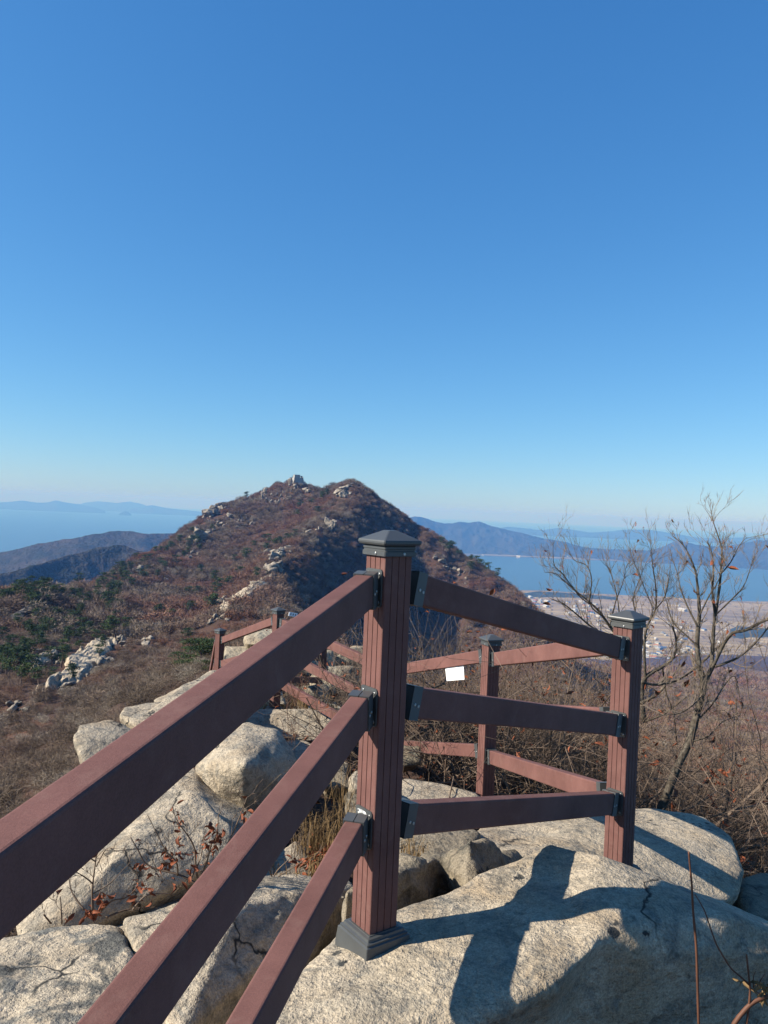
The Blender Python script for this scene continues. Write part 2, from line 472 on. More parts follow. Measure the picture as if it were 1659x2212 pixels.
shore = 4080 + 130 * fbm(aa * 9, aa * 0, 0, 4, 5) - 250 * np.clip(aa - 0.3, 0, 1)
D_ = 1000 + T_ * (shore[None, :] - 1000)
Z_ = -396.5 - drop(D_) - 8.0 * np.clip((T_ - 0.975) / 0.025, 0, 1)
tag(link('coastal_plain', np_mesh('coastal_plain', np.stack([A_ * D_, D_, Z_], -1).reshape(-1, 3), grid_quads(60, 160), M['field'])), 'tan stubble fields on the coastal plain', kind='structure')

# --- hills: a crest line read from the picture, swept down on both sides
def hill(name, label, crest, front, back, mat, rough=0.10, ncol=260, nrow=46, base=None, seed=1, gully=5.0, sharp=1.25, fine=0.0):
    pts = [P(*c) for c in crest]
    a0 = np.array([p.x / p.y for p in pts]); d0 = np.array([p.y for p in pts]); s0 = np.array([p.z / p.y for p in pts])
    a = np.linspace(a0[0], a0[-1], ncol)
    D = np.interp(a, a0, d0); S = np.interp(a, a0, s0)
    for _ in range(2):
        S[1:-1] = (S[:-2] + 2 * S[1:-1] + S[2:]) / 4; D[1:-1] = (D[:-2] + 2 * D[1:-1] + D[2:]) / 4
    Zc = S * D
    t = np.linspace(-1, 1, nrow)
    T, AA = np.meshgrid(t, a, indexing='ij')
    Dm = D[None, :] + np.where(T < 0, T * front, T * back)
    bz = (SEA - drop(Dm) - 4) if base is None else base + 0 * Dm
    h = Zc[None, :] - bz
    sh = (1 - np.abs(T)) ** sharp
    X, Y = AA * Dm, Dm
    sc_ = front / gully
    n = fbm(X / sc_, Y / (sc_ * 2.0), 0, 5, seed)
    n2 = fbm(X / (sc_ * 0.25), Y / (sc_ * 0.25), 0, 4, seed + 40)
    k = np.clip(np.abs(T) * 4, 0, 1) * np.clip((1 - np.abs(T)) * 4, 0, 1)
    z = bz + h * np.clip(sh + n * rough * 2.2 * k + n2 * rough * 0.6 * k, 0, None) + h * n2 * rough * 0.25
    if fine: z = z + fine * fbm(X / 9.0, Y / 9.0, 0, 2, seed + 70) + fine * 1.5 * fbm(X / 40.0, Y / 40.0, 0, 3, seed + 71)
    return tag(link(name, np_mesh(name, np.stack([X, Y, z], -1).reshape(-1, 3), grid_quads(nrow, ncol), mat)), label, kind='structure')

M['wood_far'] = plain_noise('winter_woods', [(0.3, (0.018, 0.024, 0.020)), (0.5, (0.036, 0.034, 0.028)), (0.7, (0.062, 0.048, 0.038))], 0.012, 0.95, 0.05, (0.05, 0.9, 12.0))
M['wood_haze'] = plain_noise('distant_woods', [(0.3, (0.014, 0.017, 0.015)), (0.7, (0.042, 0.037, 0.031))], 0.002, 0.95, 0.05, (0.006, 0.8, 60.0))
M['grove'] = plain_noise('dark_grove', [(0.3, (0.020, 0.028, 0.018)), (0.7, (0.05, 0.055, 0.035))], 0.02, 0.95, 0.05, (0.05, 0.9, 8.0))
hill('hill', 'wooded hill below the left flank of the summit', [(-300,1330,1000),(-120,1275,1080),(0,1238,1130),(60,1220,1180),(97,1211,1220),(150,1195,1280),(214,1179,1340),(263,1176,1380),(307,1188,1380),(345,1205,1350),(420,1250,1300),(520,1310,1250)], 520, 500, M['wood_far'], 0.05, seed=3, base=-330, ncol=520, nrow=130, fine=1.1)
hill('hill', 'bluish wooded hill between the summit and the sea', [(-400,1270,2100),(-150,1232,2250),(0,1192,2400),(40,1184,2420),(82,1172,2450),(120,1166,2480),(164,1160,2500),(210,1150,2550),(252,1144,2600),(285,1147,2600),(316,1152,2600),(345,1150,2650),(390,1150,2700),(450,1165,2700),(560,1200,2700)], 950, 900, M['wood_far'], 0.045, seed=8, ncol=520, nrow=130, fine=1.6)
hill('mountain', 'blue mountain across the channel', [(800,1160,7800),(850,1132,7900),(878,1119,8000),(896,1113,8000),(919,1117,8100),(940,1126,8100),(960,1129,8100),(977,1129,8100),(997,1125,8100),(1016,1128,8200),(1034,1125,8200),(1057,1134,8200),(1096,1144,8200),(1135,1152,8200),(1174,1162,8200),(1216,1169,8200),(1263,1182,8100),(1311,1186,8100),(1347,1187,8000),(1400,1189,8000),(1425,1183,8000),(1464,1166,8000),(1509,1177,7950),(1550,1180,7900),(1596,1174,7800),(1629,1167,7800),(1680,1165,7700),(1800,1150,7600),(1950,1185,7600)], 900, 1400, M['wood_haze'], 0.11, ncol=420, seed=12, gully=4)
hill('mountain', 'pale distant mountain chain beyond the second strait', [(1050,1147,17000),(1096,1137,17000),(1135,1141,17000),(1169,1145,17000),(1206,1140,17000),(1240,1144,17000),(1275,1150,17000),(1320,1147,17000),(1356,1143,17000),(1410,1144,17000),(1461,1153,17000),(1506,1161,17000),(1551,1163,17000),(1620,1160,17000),(1700,1165,17000)], 1800, 1800, M['wood_haze'], 0.08, seed=15, ncol=200, nrow=24)
hill('island', 'long hazy island on the left horizon', [(-200,1092,21000),(-80,1086,21000),(0,1085,21000),(47,1080,21000),(79,1085,21000),(105,1084,21000),(120,1079,21000),(147,1085,21000),(176,1089,21000),(205,1095,21000),(228,1103,21000)], 1500, 1500, M['wood_haze'], 0.07, seed=21, ncol=160, nrow=20)
hill('island', 'faint far island behind the long island', [(170,1090,25000),(182,1085,25000),(211,1081,25000),(249,1085,25000),(281,1082,25000),(308,1088,25000),(330,1098,25000)], 1500, 1500, M['wood_haze'], 0.06, seed=24, ncol=120, nrow=20)
hill('island', 'low hazy island tapering toward the summit', [(280,1101,22500),(300,1094,22500),(328,1090,22500),(363,1097,22500),(407,1102,22500),(440,1106,22500)], 1200, 1200, M['wood_haze'], 0.06, seed=26, ncol=120, nrow=20)
hill('islet', 'tiny dark islet in the open sea', [(257,1110,18500),(263,1106,18500),(270,1103,18500),(277,1105,18500),(284,1111,18500)], 400, 400, M['wood_haze'], 0.05, seed=28, ncol=60, nrow=16)
hill('grove_hill', 'low dark wooded hill standing in the fields', [(1530,1390,2700),(1551,1375,2750),(1590,1362,2800),(1640,1366,2800),(1690,1370,2800),(1740,1392,2750)], 260, 260, M['grove'], 0.15, seed=31, ncol=120, nrow=24, base=-400)
hill('shore_grove', 'narrow dark grove along the shore of the plain', [(1100,1285,3700),(1160,1277,3800),(1220,1280,3850),(1262,1284,3850),(1330,1290,3800)], 120, 120, M['grove'], 0.12, seed=33, ncol=120, nrow=16, base=-400)
hill('shore_grove', 'dark grove mound behind the village fields', [(1370,1330,3300),(1400,1322,3350),(1430,1320,3350),(1460,1330,3300)], 140, 140, M['grove'], 0.12, seed=34, ncol=80, nrow=16, base=-400)
# ------------------------------------------------------------------ boulders
def ray_hull(pts, back=0.6, low=0.12, sink=0.35, pinch=0.85):
    """front points (px, py, depth) plus points behind and below them, for a solid body"""
    f = [P(*p) for p in pts]
    cx = sum(p.x for p in f) / len(f)
    zmin = min(p.z for p in f)
    out = list(f)
    for p in f:
        k = (p.y + back) / p.y
        q = p * k
        out.append(Vector((cx + (q.x - cx) * pinch, q.y, q.z - low * back)))
        out.append(Vector((cx + (p.x - cx) * 0.9, p.y + back * 0.45, zmin - sink)))
    return out

def rock_mesh(name, hulls, vox, smooth, amp, nsc, seed, mat, ridged=0.0):
    bm = bmesh.new()
    for h in hulls:
        vs_ = [bm.verts.new(p) for p in h]
        r = bmesh.ops.convex_hull(bm, input=vs_)
        dele = list({e for e in r['geom_interior'] + r['geom_unused'] if isinstance(e, bmesh.types.BMVert)})
        if dele: bmesh.ops.delete(bm, geom=dele, context='VERTS')
    me = bpy.data.meshes.new(name)
    bm.to_mesh(me); bm.free()
    o = bpy.data.objects.new(name, me); col.objects.link(o)
    md = o.modifiers.new('r', 'REMESH'); md.mode = 'VOXEL'; md.voxel_size = vox
    ms = o.modifiers.new('s', 'SMOOTH'); ms.iterations = smooth; ms.factor = 0.5
    dg = bpy.context.evaluated_depsgraph_get()
    me2 = bpy.data.meshes.new_from_object(o.evaluated_get(dg))
    bpy.data.objects.remove(o); bpy.data.meshes.remove(me)
    n = len(me2.vertices)
    co = np.empty(n * 3); me2.vertices.foreach_get('co', co); co = co.reshape(-1, 3)
    no = np.empty(n * 3); me2.vertex_normals.foreach_get('vector', no); no = no.reshape(-1, 3)
    q = co / nsc
    d = fbm(q[:, 0], q[:, 1], q[:, 2], 5, seed, 0.5)
    if ridged:
        d = d + ridged * (0.5 - np.abs(fbm(q[:, 0] * 0.7, q[:, 1] * 0.7, q[:, 2] * 1.5, 3, seed + 5)) * 2)
    co = co + no * (d * amp)[:, None]
    c = co.mean(0); c[2] = co[:, 2].min()
    me2.vertices.foreach_set('co', (co - c).ravel())
    me2.polygons.foreach_set('use_smooth', np.ones(len(me2.polygons), bool))
    me2.materials.clear(); me2.materials.append(mat)
    me2.update(); me2.name = name
    return me2, Vector(c)

def boulder(label, hulls, vox=0.02, smooth=6, amp=0.03, nsc=0.35, seed=1, mat='granite', name='boulder', ridged=0.25):
    me, c = rock_mesh(name, hulls, vox, smooth, amp, nsc, seed, M[mat], ridged)
    return tag(link(name, me, None, c), label, 'boulder')

boulder('large granite boulder carrying the central post, railing shadows across its top', [
  ray_hull([(400,2330,1.80),(620,2122,2.13),(720,2020,2.40),(860,1972,2.54),(1000,1912,2.70),(1110,1862,2.82),(1195,1838,2.88),(800,2112,2.15),(950,2140,2.07),(1001,2160,2.03),(1113,2149,2.04),(1196,2127,2.07),(800,2340,1.85),(1274,2059,2.19),(1302,2025,2.26),(1300,1868,2.76)], 0.5, 0.35, 0.45),
  ray_hull([(1110,1864,2.86),(1190,1826,2.92),(1290,1846,2.76),(1306,2012,2.28),(1363,1974,2.40),(1458,1956,2.48),(1600,1980,2.52),(1450,1900,2.80),(1659,1990,2.74),(1800,2080,2.6),(1250,2045,2.22)], 0.5, 0.35, 0.8)],
  0.015, 3, 0.018, 0.22, 3)
boulder('broad rounded boulder behind the right post crossed by two straight rail shadows', [
  ray_hull([(1010,1806,4.1),(1040,1778,4.5),(1300,1748,5.1),(1400,1742,5.1),(1530,1760,4.9),(1585,1810,4.5),(1608,1880,4.1),(1590,1940,3.9),(1500,1975,3.7),(1300,1915,3.65),(1120,1860,3.75),(1200,1960,3.45)], 0.7)], 0.025, 9, 0.035, 0.4, 5)
boulder('dark weathered rock with a sharp lit ridge behind the foot of the central post', [
  ray_hull([(740,1930,2.60),(862,1886,2.85),(965,1846,3.32),(850,1868,3.0),(930,1842,3.4),(740,2050,2.62),(862,2000,2.87),(965,1960,3.3)], 0.25, 0.3, 0.4),
  ray_hull([(950,1858,3.25),(1018,1806,3.2),(1005,1900,3.02),(1035,1940,3.0),(1062,1832,3.42),(1138,1852,3.65),(1120,1900,3.4),(1100,1950,3.3)], 0.3, 0.3, 0.4),
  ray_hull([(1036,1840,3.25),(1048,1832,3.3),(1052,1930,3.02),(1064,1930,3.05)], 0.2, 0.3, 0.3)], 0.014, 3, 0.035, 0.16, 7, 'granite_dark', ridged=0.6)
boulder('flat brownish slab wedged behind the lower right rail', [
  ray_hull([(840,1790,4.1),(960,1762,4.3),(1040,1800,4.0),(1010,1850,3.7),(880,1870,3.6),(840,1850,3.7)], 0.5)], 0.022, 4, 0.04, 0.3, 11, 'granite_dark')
boulder('block with a lit pale top and dark right side left of the central post base', [
  ray_hull([(268,1985,2.78),(300,2100,2.48),(380,2250,2.18),(515,1958,2.74),(655,1928,3.02),(765,1912,3.30),(560,1888,3.25),(745,1890,3.5),(540,2130,2.70),(512,2040,2.70),(745,2100,3.22)], 0.35, 0.3, 0.3)], 0.013, 1, 0.022, 0.18, 13)
boulder('low boulder at the bottom left with grey weathered streaks on top', [
  ray_hull([(-140,2060,2.75),(0,2034,2.72),(150,2008,2.78),(262,1992,2.80),(285,2075,2.50),(250,2150,2.32),(0,2130,2.36),(-140,2200,2.3),(250,2330,1.95),(-140,2420,1.85)], 0.6, 0.3, 0.2)], 0.016, 3, 0.032, 0.25, 17, 'granite_streak')
boulder('big sloping boulder face behind the red-leaved twigs', [
  ray_hull([(30,1985,3.2),(60,1925,3.45),(180,1800,3.8),(365,1698,4.1),(425,1716,3.95),(502,1790,3.75),(497,1852,3.6),(300,1955,3.3),(100,2050,3.05),(55,2040,3.05),(250,1850,3.35)], 0.6, 0.2, 0.3)], 0.016, 1, 0.022, 0.22, 19)
boulder('rock with a dark crevice under the sloping boulder', [
  ray_hull([(60,2030,3.4),(300,1975,3.6),(520,1880,3.9),(620,1860,3.9),(560,1930,3.4),(300,2010,3.1),(120,2060,3.0)], 0.5, 0.3, 0.3)], 0.022, 5, 0.03, 0.3, 21)
boulder('wedge shaped rock between the round boulder and the sloping boulder', [
  ray_hull([(350,1702,4.4),(415,1655,4.8),(540,1770,4.4),(610,1810,4.3),(500,1815,4.05),(440,1755,4.05)], 0.6)], 0.016, 1, 0.02, 0.22, 23)
boulder('round tan boulder with dark lichen spots in the middle of the rocks', [
  ray_hull([(420,1655,4.7),(465,1590,5.0),(530,1562,5.2),(600,1575,5.2),(642,1640,5.0),(628,1705,4.8),(545,1760,4.55),(465,1720,4.55),(530,1650,4.35)], 0.7)], 0.02, 5, 0.035, 0.3, 25)
boulder('pale lichen-spotted boulder at the left above the hillside', [
  ray_hull([(157,1590,5.7),(170,1562,5.9),(240,1551,6.1),(300,1580,6.1),(330,1640,5.7),(210,1690,5.3),(172,1640,5.5)], 0.8)], 0.022, 4, 0.03, 0.3, 27)
boulder('small boulder perched above the lichen-spotted boulder', [
  ray_hull([(258,1545,6.6),(268,1522,6.9),(350,1514,7.1),(340,1560,6.5),(290,1568,6.4)], 0.6)], 0.022, 2, 0.03, 0.25, 29)
boulder('long pale rock leaning behind the top rail', [
  ray_hull([(292,1590,6.2),(300,1552,6.6),(385,1486,7.3),(450,1466,7.8),(500,1500,7.2),(420,1580,6.2)], 0.7)], 0.022, 2, 0.03, 0.25, 31)
boulder('cream coloured rock rising toward the small left post', [
  ray_hull([(330,1512,7.7),(400,1478,8.3),(455,1450,9.0),(500,1440,9.4),(500,1480,8.6),(390,1530,7.5)], 0.8)], 0.026, 2, 0.03, 0.3, 33)
boulder('flat topped pale block carrying the post beside the path', [
  ray_hull([(520,1552,8.5),(560,1533,8.9),(700,1536,8.8),(728,1550,8.7),(765,1568,9.0),(718,1604,8.3),(640,1598,8.2),(555,1580,8.3)], 1.3, 0.02, 0.4)], 0.03, 2, 0.03, 0.4, 35)
boulder('sloping rock below the flat topped pale block', [
  ray_hull([(560,1595,7.8),(650,1598,7.8),(760,1650,7.2),(730,1720,6.6),(620,1650,6.9)], 0.7)], 0.03, 4, 0.03, 0.35, 37)
boulder('cracked boulder behind the rails beside the dry grass', [
  ray_hull([(585,1850,3.9),(640,1812,4.1),(698,1868,3.95),(690,1925,3.6),(590,1925,3.5)], 0.5)], 0.02, 5, 0.025, 0.25, 39)
boulder('dark overhanging block to the right of the central post', [
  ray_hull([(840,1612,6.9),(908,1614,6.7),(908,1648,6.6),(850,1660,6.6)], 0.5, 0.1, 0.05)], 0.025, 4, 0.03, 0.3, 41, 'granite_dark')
boulder('smooth low boulder at the foot of the twiggy thicket', [
  ray_hull([(820,1690,5.5),(880,1680,5.6),(950,1692,5.6),(1040,1722,5.4),(1000,1760,5.0),(860,1760,4.9)], 0.7)], 0.025, 6, 0.03, 0.35, 43)
boulder('small pale stone touching the left edge of the central post', [
  ray_hull([(752,1680,4.9),(770,1662,5.1),(810,1670,5.0),(800,1710,4.8),(760,1705,4.8)], 0.3)], 0.02, 4, 0.02, 0.2, 45)
boulder('dark rock under the small pale stone', [
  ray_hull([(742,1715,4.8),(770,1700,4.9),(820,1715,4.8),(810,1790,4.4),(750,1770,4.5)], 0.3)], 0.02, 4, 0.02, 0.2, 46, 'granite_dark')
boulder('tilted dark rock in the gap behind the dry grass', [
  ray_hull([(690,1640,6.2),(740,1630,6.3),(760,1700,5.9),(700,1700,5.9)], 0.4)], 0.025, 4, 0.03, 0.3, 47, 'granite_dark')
boulder('square cream boulder between the two small left posts', [
  ray_hull([(478,1412,12.6),(483,1393,13),(560,1396,13.2),(600,1405,13.0),(590,1470,12.2),(478,1450,12.3)], 1.4)], 0.05, 4, 0.06, 0.6, 49, 'granite_mid')
boulder('flat boulder resting on top of the square cream boulder', [
  ray_hull([(524,1380,12.9),(530,1366,13.2),(590,1357,13.3),(612,1372,13.1),(600,1388,12.8),(535,1394,12.7)], 1.0, 0.2, 0.02)], 0.045, 4, 0.05, 0.5, 51, 'granite_mid')
boulder('cream boulder in the gap under the left railing', [
  ray_hull([(440,1470,11.2),(500,1452,11.6),(600,1470,11.4),(620,1520,10.6),(520,1530,10.3)], 1.2)], 0.05, 4, 0.06, 0.6, 53, 'granite_mid')
boulder('striped shadowed rock right of the block under the post', [
  ray_hull([(640,1515,11.0),(700,1510,11.2),(770,1530,11),(780,1570,10.0),(650,1550,10.0)], 0.8)], 0.04, 4, 0.05, 0.5, 55, 'granite_mid')
boulder('dark mossy rock at the right edge beyond the broad boulder', [
  ray_hull([(1600,1900,4.7),(1650,1885,4.9),(1760,1900,5.0),(1760,2010,4.2),(1610,1985,4.2)], 0.7)], 0.03, 5, 0.04, 0.4, 57, 'granite_dark')
for i, (x, y, d, s, lab) in enumerate([
    (668, 1448, 13.5, 0.34, 'grey stone left of the tangle beside the path'), (700, 1470, 12.6, 0.30, 'squat grey stone in the row behind the middle rail'),
    (730, 1455, 13.2, 0.36, 'upright grey stone in the row behind the middle rail'), (690, 1425, 15.0, 0.45, 'flat stone higher up behind the top rail'),
    (745, 1420, 15.5, 0.5, 'tan slab by the thicket behind the top rail'), (672, 1500, 12.0, 0.28, 'little stone close to the lowest rail'),
    (560, 1520, 9.6, 0.22, 'small stone left of the post on the block')]):
    c = P(x, y, d); r_ = random.Random(i)
    pts = [c + Vector((r_.uniform(-1, 1) * s, r_.uniform(-1, 1) * s, r_.uniform(-0.75, 0.55) * s)) for _ in range(14)]
    boulder(lab, [pts], 0.035, 3, 0.04, 0.4, 60 + i, 'granite_mid', 'stone')

# ------------------------------------------------------------------ railing
POST_H, POST_S, RAIL_OFF = 1.245, 0.10, (0.170, 0.522, 0.884)
RW, RH = 0.055, 0.096

def post_profile():
    h, c, g, dp = POST_S / 2, 0.005, 0.0016, 0.0022
    side = [(-h + c, -h)]
    for q in (-h / 2, 0.0, h / 2):
        side += [(q - g, -h), (q - g, -h + dp), (q + g, -h + dp), (q + g, -h)]
    side += [(h - c, -h), (h - c * 0.3, -h + c * 0.3)]
    pts = []
    for k in range(4):
        a = k * math.pi / 2; ca, sa = round(math.cos(a)), round(math.sin(a))
        pts += [(x * ca - y * sa, x * sa + y * ca) for x, y in side]
    return pts
def sq(s, z, c=0.0):
    h = s / 2
    if not c: return [(-h, -h, z), (h, -h, z), (h, h, z), (-h, h, z)]
    return [(-h + c, -h, z), (h - c, -h, z), (h, -h + c, z), (h, h - c, z), (h - c, h, z), (-h + c, h, z), (-h, h - c, z), (-h, -h + c, z)]
mb = MB(); pr = post_profile()
mb.loft([[(x, y, 0.0) for x, y in pr], [(x, y, POST_H - 0.03) for x, y in pr]])
post_me = mb.mesh('post', M['wpc'])
mb = MB()   # cap: stepped collar, rolled lip, flat-topped pyramid
T = POST_H
mb.loft([sq(s, T + z, 0.003) for s, z in ((0.112, -0.075), (0.118, -0.074), (0.118, -0.061), (0.112, -0.059), (0.112, -0.055), (0.116, -0.053), (0.116, -0.047), (0.112, -0.045), (0.120, -0.043),
        (0.134, -0.041), (0.139, -0.036), (0.139, -0.031), (0.136, -0.027), (0.126, -0.0245), (0.034, 0.0), (0.030, 0.0008))])
cap_me = mb.mesh('post_cap', M['metal'])
mb = MB()   # skirt around the foot
mb.loft([sq(s, z, 0.002) for s, z in ((0.166, -0.03), (0.166, -0.006), (0.157, 0.038), (0.147, 0.041), (0.148, 0.046), (0.134, 0.049), (0.131, 0.056), (0.113, 0.058), (0.112, 0.060), (0.104, 0.060))])
base_me = mb.mesh('base_cover', M['metal'])
mb = MB()
ring = lambda r, z: [(r * math.cos(k * math.pi / 4), r * math.sin(k * math.pi / 4), z) for k in range(8)]
mb.loft([ring(0.0052, 0), ring(0.0050, 0.0016), ring(0.0036, 0.0026), ring(0.0016, 0.0018)])
screw_me = mb.mesh('screw', M['steel'], True)

def post(rail_obj, px, py_top, d, yaw, base=True, lean=(0, 0), scale=1.0):
    top = P(px, py_top, d)
    c = top - Vector((0, 0, POST_H))
    o = link('post', post_me, rail_obj, c)
    o.rotation_euler = (R(lean[0]), R(lean[1]), R(yaw))
    link('post_cap', cap_me, o)
    if base: link('base_cover', base_me, o)
    for f in range(4):
        s = link('screw', screw_me, o, (0, 0, 0))
        s.matrix_local = Matrix.Rotation(f * math.pi / 2, 4, 'Z') @ Matrix.Translation((0.012, -0.0588, POST_H - 0.0675)) @ Matrix.Rotation(math.pi / 2, 4, 'X')
    o['top'] = list(top); o['yaw'] = yaw
    return o

def section(w, h, r, n=3):
    pts = []
    for cx, cz, a0 in ((w / 2 - r, h / 2 - r, 0), (-w / 2 + r, h / 2 - r, 90), (-w / 2 + r, -h / 2 + r, 180), (w / 2 - r, -h / 2 + r, 270)):
        for k in range(n + 1):
            a = R(a0 + 90 * k / n); pts.append((cx + r * math.cos(a), cz + r * math.sin(a)))
    return pts

def frame_of(p0, p1):
    t = (p1 - p0).normalized()
    s = t.cross(Vector((0, 0, 1))).normalized()
    u = s.cross(t)
    return t, s, u

def beam(mb, p0, p1, w, h, r, nseg=1):
    t, s, u = frame_of(p0, p1)
    sec = section(w, h, r)
    mb.loft([[p0 + (p1 - p0) * (k / nseg) + s * x + u * z for x, z in reversed(sec)] for k in range(nseg + 1)])

def bracket(rail_obj, attach, nrm, start, t, s, u, worn=False):
    """plate on the post face, hinge knuckle, sleeve in two halves round the rail end"""
    mb = MB()
    up = Vector((0, 0, 1)); side = up.cross(nrm).normalized()
    rot = Matrix((side, nrm, up)).transposed()
    # plate with rounded corners
    sec = section(0.082, 0.112, 0.009)
    mb.loft([[attach + side * x + up * z + nrm * yy for x, z in sec] for yy in (0.0, 0.0045)])
    k = start - t * 0.006
    mid = attach + nrm * 0.012
    for z0, z1 in ((-0.040, 0.040),):
        mb.tube([mid + up * z0, mid + up * z1], [0.011, 0.011], 10)
    mb.box((mid + k) / 2, 0.014, (k - mid).length + 0.004, 0.072, Matrix((side, (k - mid).normalized(), up)).transposed())
    # sleeve: two halves with a gap on top, open toward the rail
    L = 0.046
    for sg in (-1, 1):
        th = 0.004
        w, h = RW / 2 + th, RH / 2 + th
        g = 0.0012
        prof = [(sg * g, h), (sg * w, h), (sg * w, -h), (sg * g, -h), (sg * g, -h + th), (sg * (w - th), -h + th), (sg * (w - th), h - th), (sg * g, h - th)]
        if sg < 0: prof = prof[::-1]
        mb.loft([[start + t * q + s * x + u * z for x, z in prof] for q in (0.0, L)])
    mb.box(start + t * 0.002, RW + 0.007, 0.004, RH + 0.007, Matrix((s, t, u)).transposed())
    o = mb.build('bracket', M['metal'], rail_obj)
    for sx, sz in ((-0.029, 0.042), (0.029, 0.042), (-0.029, -0.042), (0.029, -0.042)):
        w = link('screw', screw_me, o)
        w.matrix_local = Matrix.Translation(attach + side * sx + up * sz + nrm * 0.0043) @ Matrix((side, -up, nrm)).transposed().to_4x4()
    for sg in (-1, 1):
        for q, zz in ((0.018, -0.004), (0.036, -0.008)):
            w = link('screw', screw_me, o)
            w.matrix_local = Matrix.Translation(start + t * q + s * sg * (RW / 2 + 0.0038) + u * zz) @ Matrix((t, u, s * sg)).transposed().to_4x4() @ Matrix.Rotation(0 if sg > 0 else 0, 4, 'X')
    if worn:
        m2 = MB()
        pts = [(-0.030, 0.046), (-0.012, 0.049), (0.010, 0.048), (0.020, 0.040), (0.014, 0.026), (0.018, 0.014), (0.006, 0.004), (-0.004, 0.012), (-0.010, 0.028), (-0.030, 0.034)]
        m2.add([attach + side * x + up * z + nrm * 0.0052 for x, z in pts], [tuple(range(len(pts)))])
        m2.build('worn_patch', M['bare_metal'], o)
    return o

def face_of(post_o, direction):
    best = None
    for k in range(4):
        a = R(post_o['yaw']) + k * math.pi / 2
        n = Vector((math.sin(a), -math.cos(a), 0))
        if best is None or n.dot(direction) > best.dot(direction): best = n
    return best

def rails(rail_obj, pa, pb, rows=(0, 1, 2), far_end=True, worn=()):
    ta, tb = Vector(pa['top']), Vector(pb['top'])
    for i in rows:
        a0 = ta - Vector((0, 0, RAIL_OFF[i])); b0 = tb - Vector((0, 0, RAIL_OFF[i]))
        hd = (b0 - a0); hd.z = 0; hd.normalize()
        na, nb = face_of(pa, hd), face_of(pb, -hd)
        aa_, bb_ = a0 + na * POST_S / 2, b0 + nb * POST_S / 2
        sa, sb = aa_ + na * 0.020, bb_ + nb * 0.020
        t, s, u = frame_of(sa, sb)
        sa2, sb2 = sa + t * 0.012, sb - t * 0.012
        m2 = MB(); beam(m2, sa2 + t * 0.005, sb2 - t * 0.005, RW, RH, 0.0065)
        m2.build('rail', M['wpc'], rail_obj)
        bracket(rail_obj, aa_, na, sa2, t, s, u, worn=i in worn)
        if far_end: bracket(rail_obj, bb_, nb, sb2, -t, -s, u)

rail1 = empty('railing', P(805, 2050, 2.32))
rail1.location = (0, 2.32, -1.31)
tag(rail1, 'reddish brown wood-composite railing with grey capped posts zigzagging over the boulders', 'railing')
bpy.context.view_layer.update()
inv = Matrix.Translation(-Vector(rail1.location))
class Shift:  # children are placed in world metres; this parent keeps them there
    pass
p1 = post(rail1, 843, 1146, 2.32, 36)
p2 = post(rail1, 1359, 1319, 3.60, 41)
p3 = post(rail1, 1062, 1371, 5.70, 21)
p4 = post(rail1, 836, 1409, 7.50, 30)
p5 = post(rail1, 602, 1312, 9.20, 39)
p6 = post(rail1, 476, 1357, 11.5, 50)
p7 = post(rail1, 440, 1500, 14.5, 40)
d0 = Vector((-0.252, -1.0, -0.126)) * 2.6
t0 = Vector(p1['top']) + Vector((-0.057, -0.041, 0)) + d0 - Vector((0.244, 0.970, 0)) * 0.07
p0 = link('post', post_me, rail1, t0 - Vector((0, 0, POST_H))); p0.rotation_euler = (0, 0, R(165.9)); p0['top'] = list(t0); p0['yaw'] = 165.9
link('post_cap', cap_me, p0)
rails(rail1, p1, p0, worn=(2,), far_end=False)
rails(rail1, p1, p2)
rails(rail1, p2, p3)
rails(rail1, p3, p4)
rails(rail1, p4, p5)
rails(rail1, p5, p6, rows=(0, 1, 2))
rails(rail1, p6, p7, rows=(0, 1, 2))
for ch in rail1.children: ch.matrix_parent_inverse = inv

rail2 = empty('railing', P(625, 1500, 11.2))
tag(rail2, 'second short brown railing across the path behind the small posts', 'railing')
inv2 = Matrix.Translation(-Vector(rail2.location))
bpy.context.view_layer.update()
r1 = post(rail2, 612, 1340, 11.3, 30)
r2 = post(rail2, 700, 1352, 12.6, 30)
rails(rail2, r1, r2)
for ch in rail2.children: ch.matrix_parent_inverse = inv2

# notices hanging from the rails
nb_ = MB()
A = [P(961, 1436, 6.34), P(1001, 1432, 6.06), P(1003, 1468, 6.06), P(965, 1471, 6.34)]
back = Vector((0.0, 0.004, 0.0))
nb_.add([p for p in A] + [p + back for p in A], [(0, 3, 2, 1), (4, 5, 6, 7), (0, 1, 5, 4), (1, 2, 6, 5), (2, 3, 7, 6), (3, 0, 4, 7)])
o = tag(nb_.build('notice_board', M['white_panel']), 'blank white notice board hanging from the upper rail', 'sign')
nb_ = MB()
for f in (0.25, 0.75):
    a = A[0].lerp(A[1], f)
    nb_.tube([a + Vector((0, 0.002, 0.02)), a + Vector((0, 0.002, -0.005))], [0.004, 0.004], 6)
nb_.build('fixing', M['steel'], o)
s0 = P(624, 1326, 11.1); s1 = P(642, 1329, 11.2)
t_, s_, u_ = frame_of(s0, s1)
nb_ = MB(); nb_.box((s0 + s1) / 2, (s1 - s0).length, 0.006, 0.055, Matrix((t_, -s_, u_)).transposed())
o = tag(nb_.build('small_sign', M['white_panel']), 'tiny white sign with dark marks on the far railing', 'sign')
for k, q in enumerate((0.22, 0.5, 0.78)):
    nb_ = MB(); nb_.box(s0.lerp(s1, q) + s_ * 0.0045, 0.014, 0.001, 0.028, Matrix((t_, -s_, u_)).transposed())
    nb_.build('print_mark', M['ink'], o)
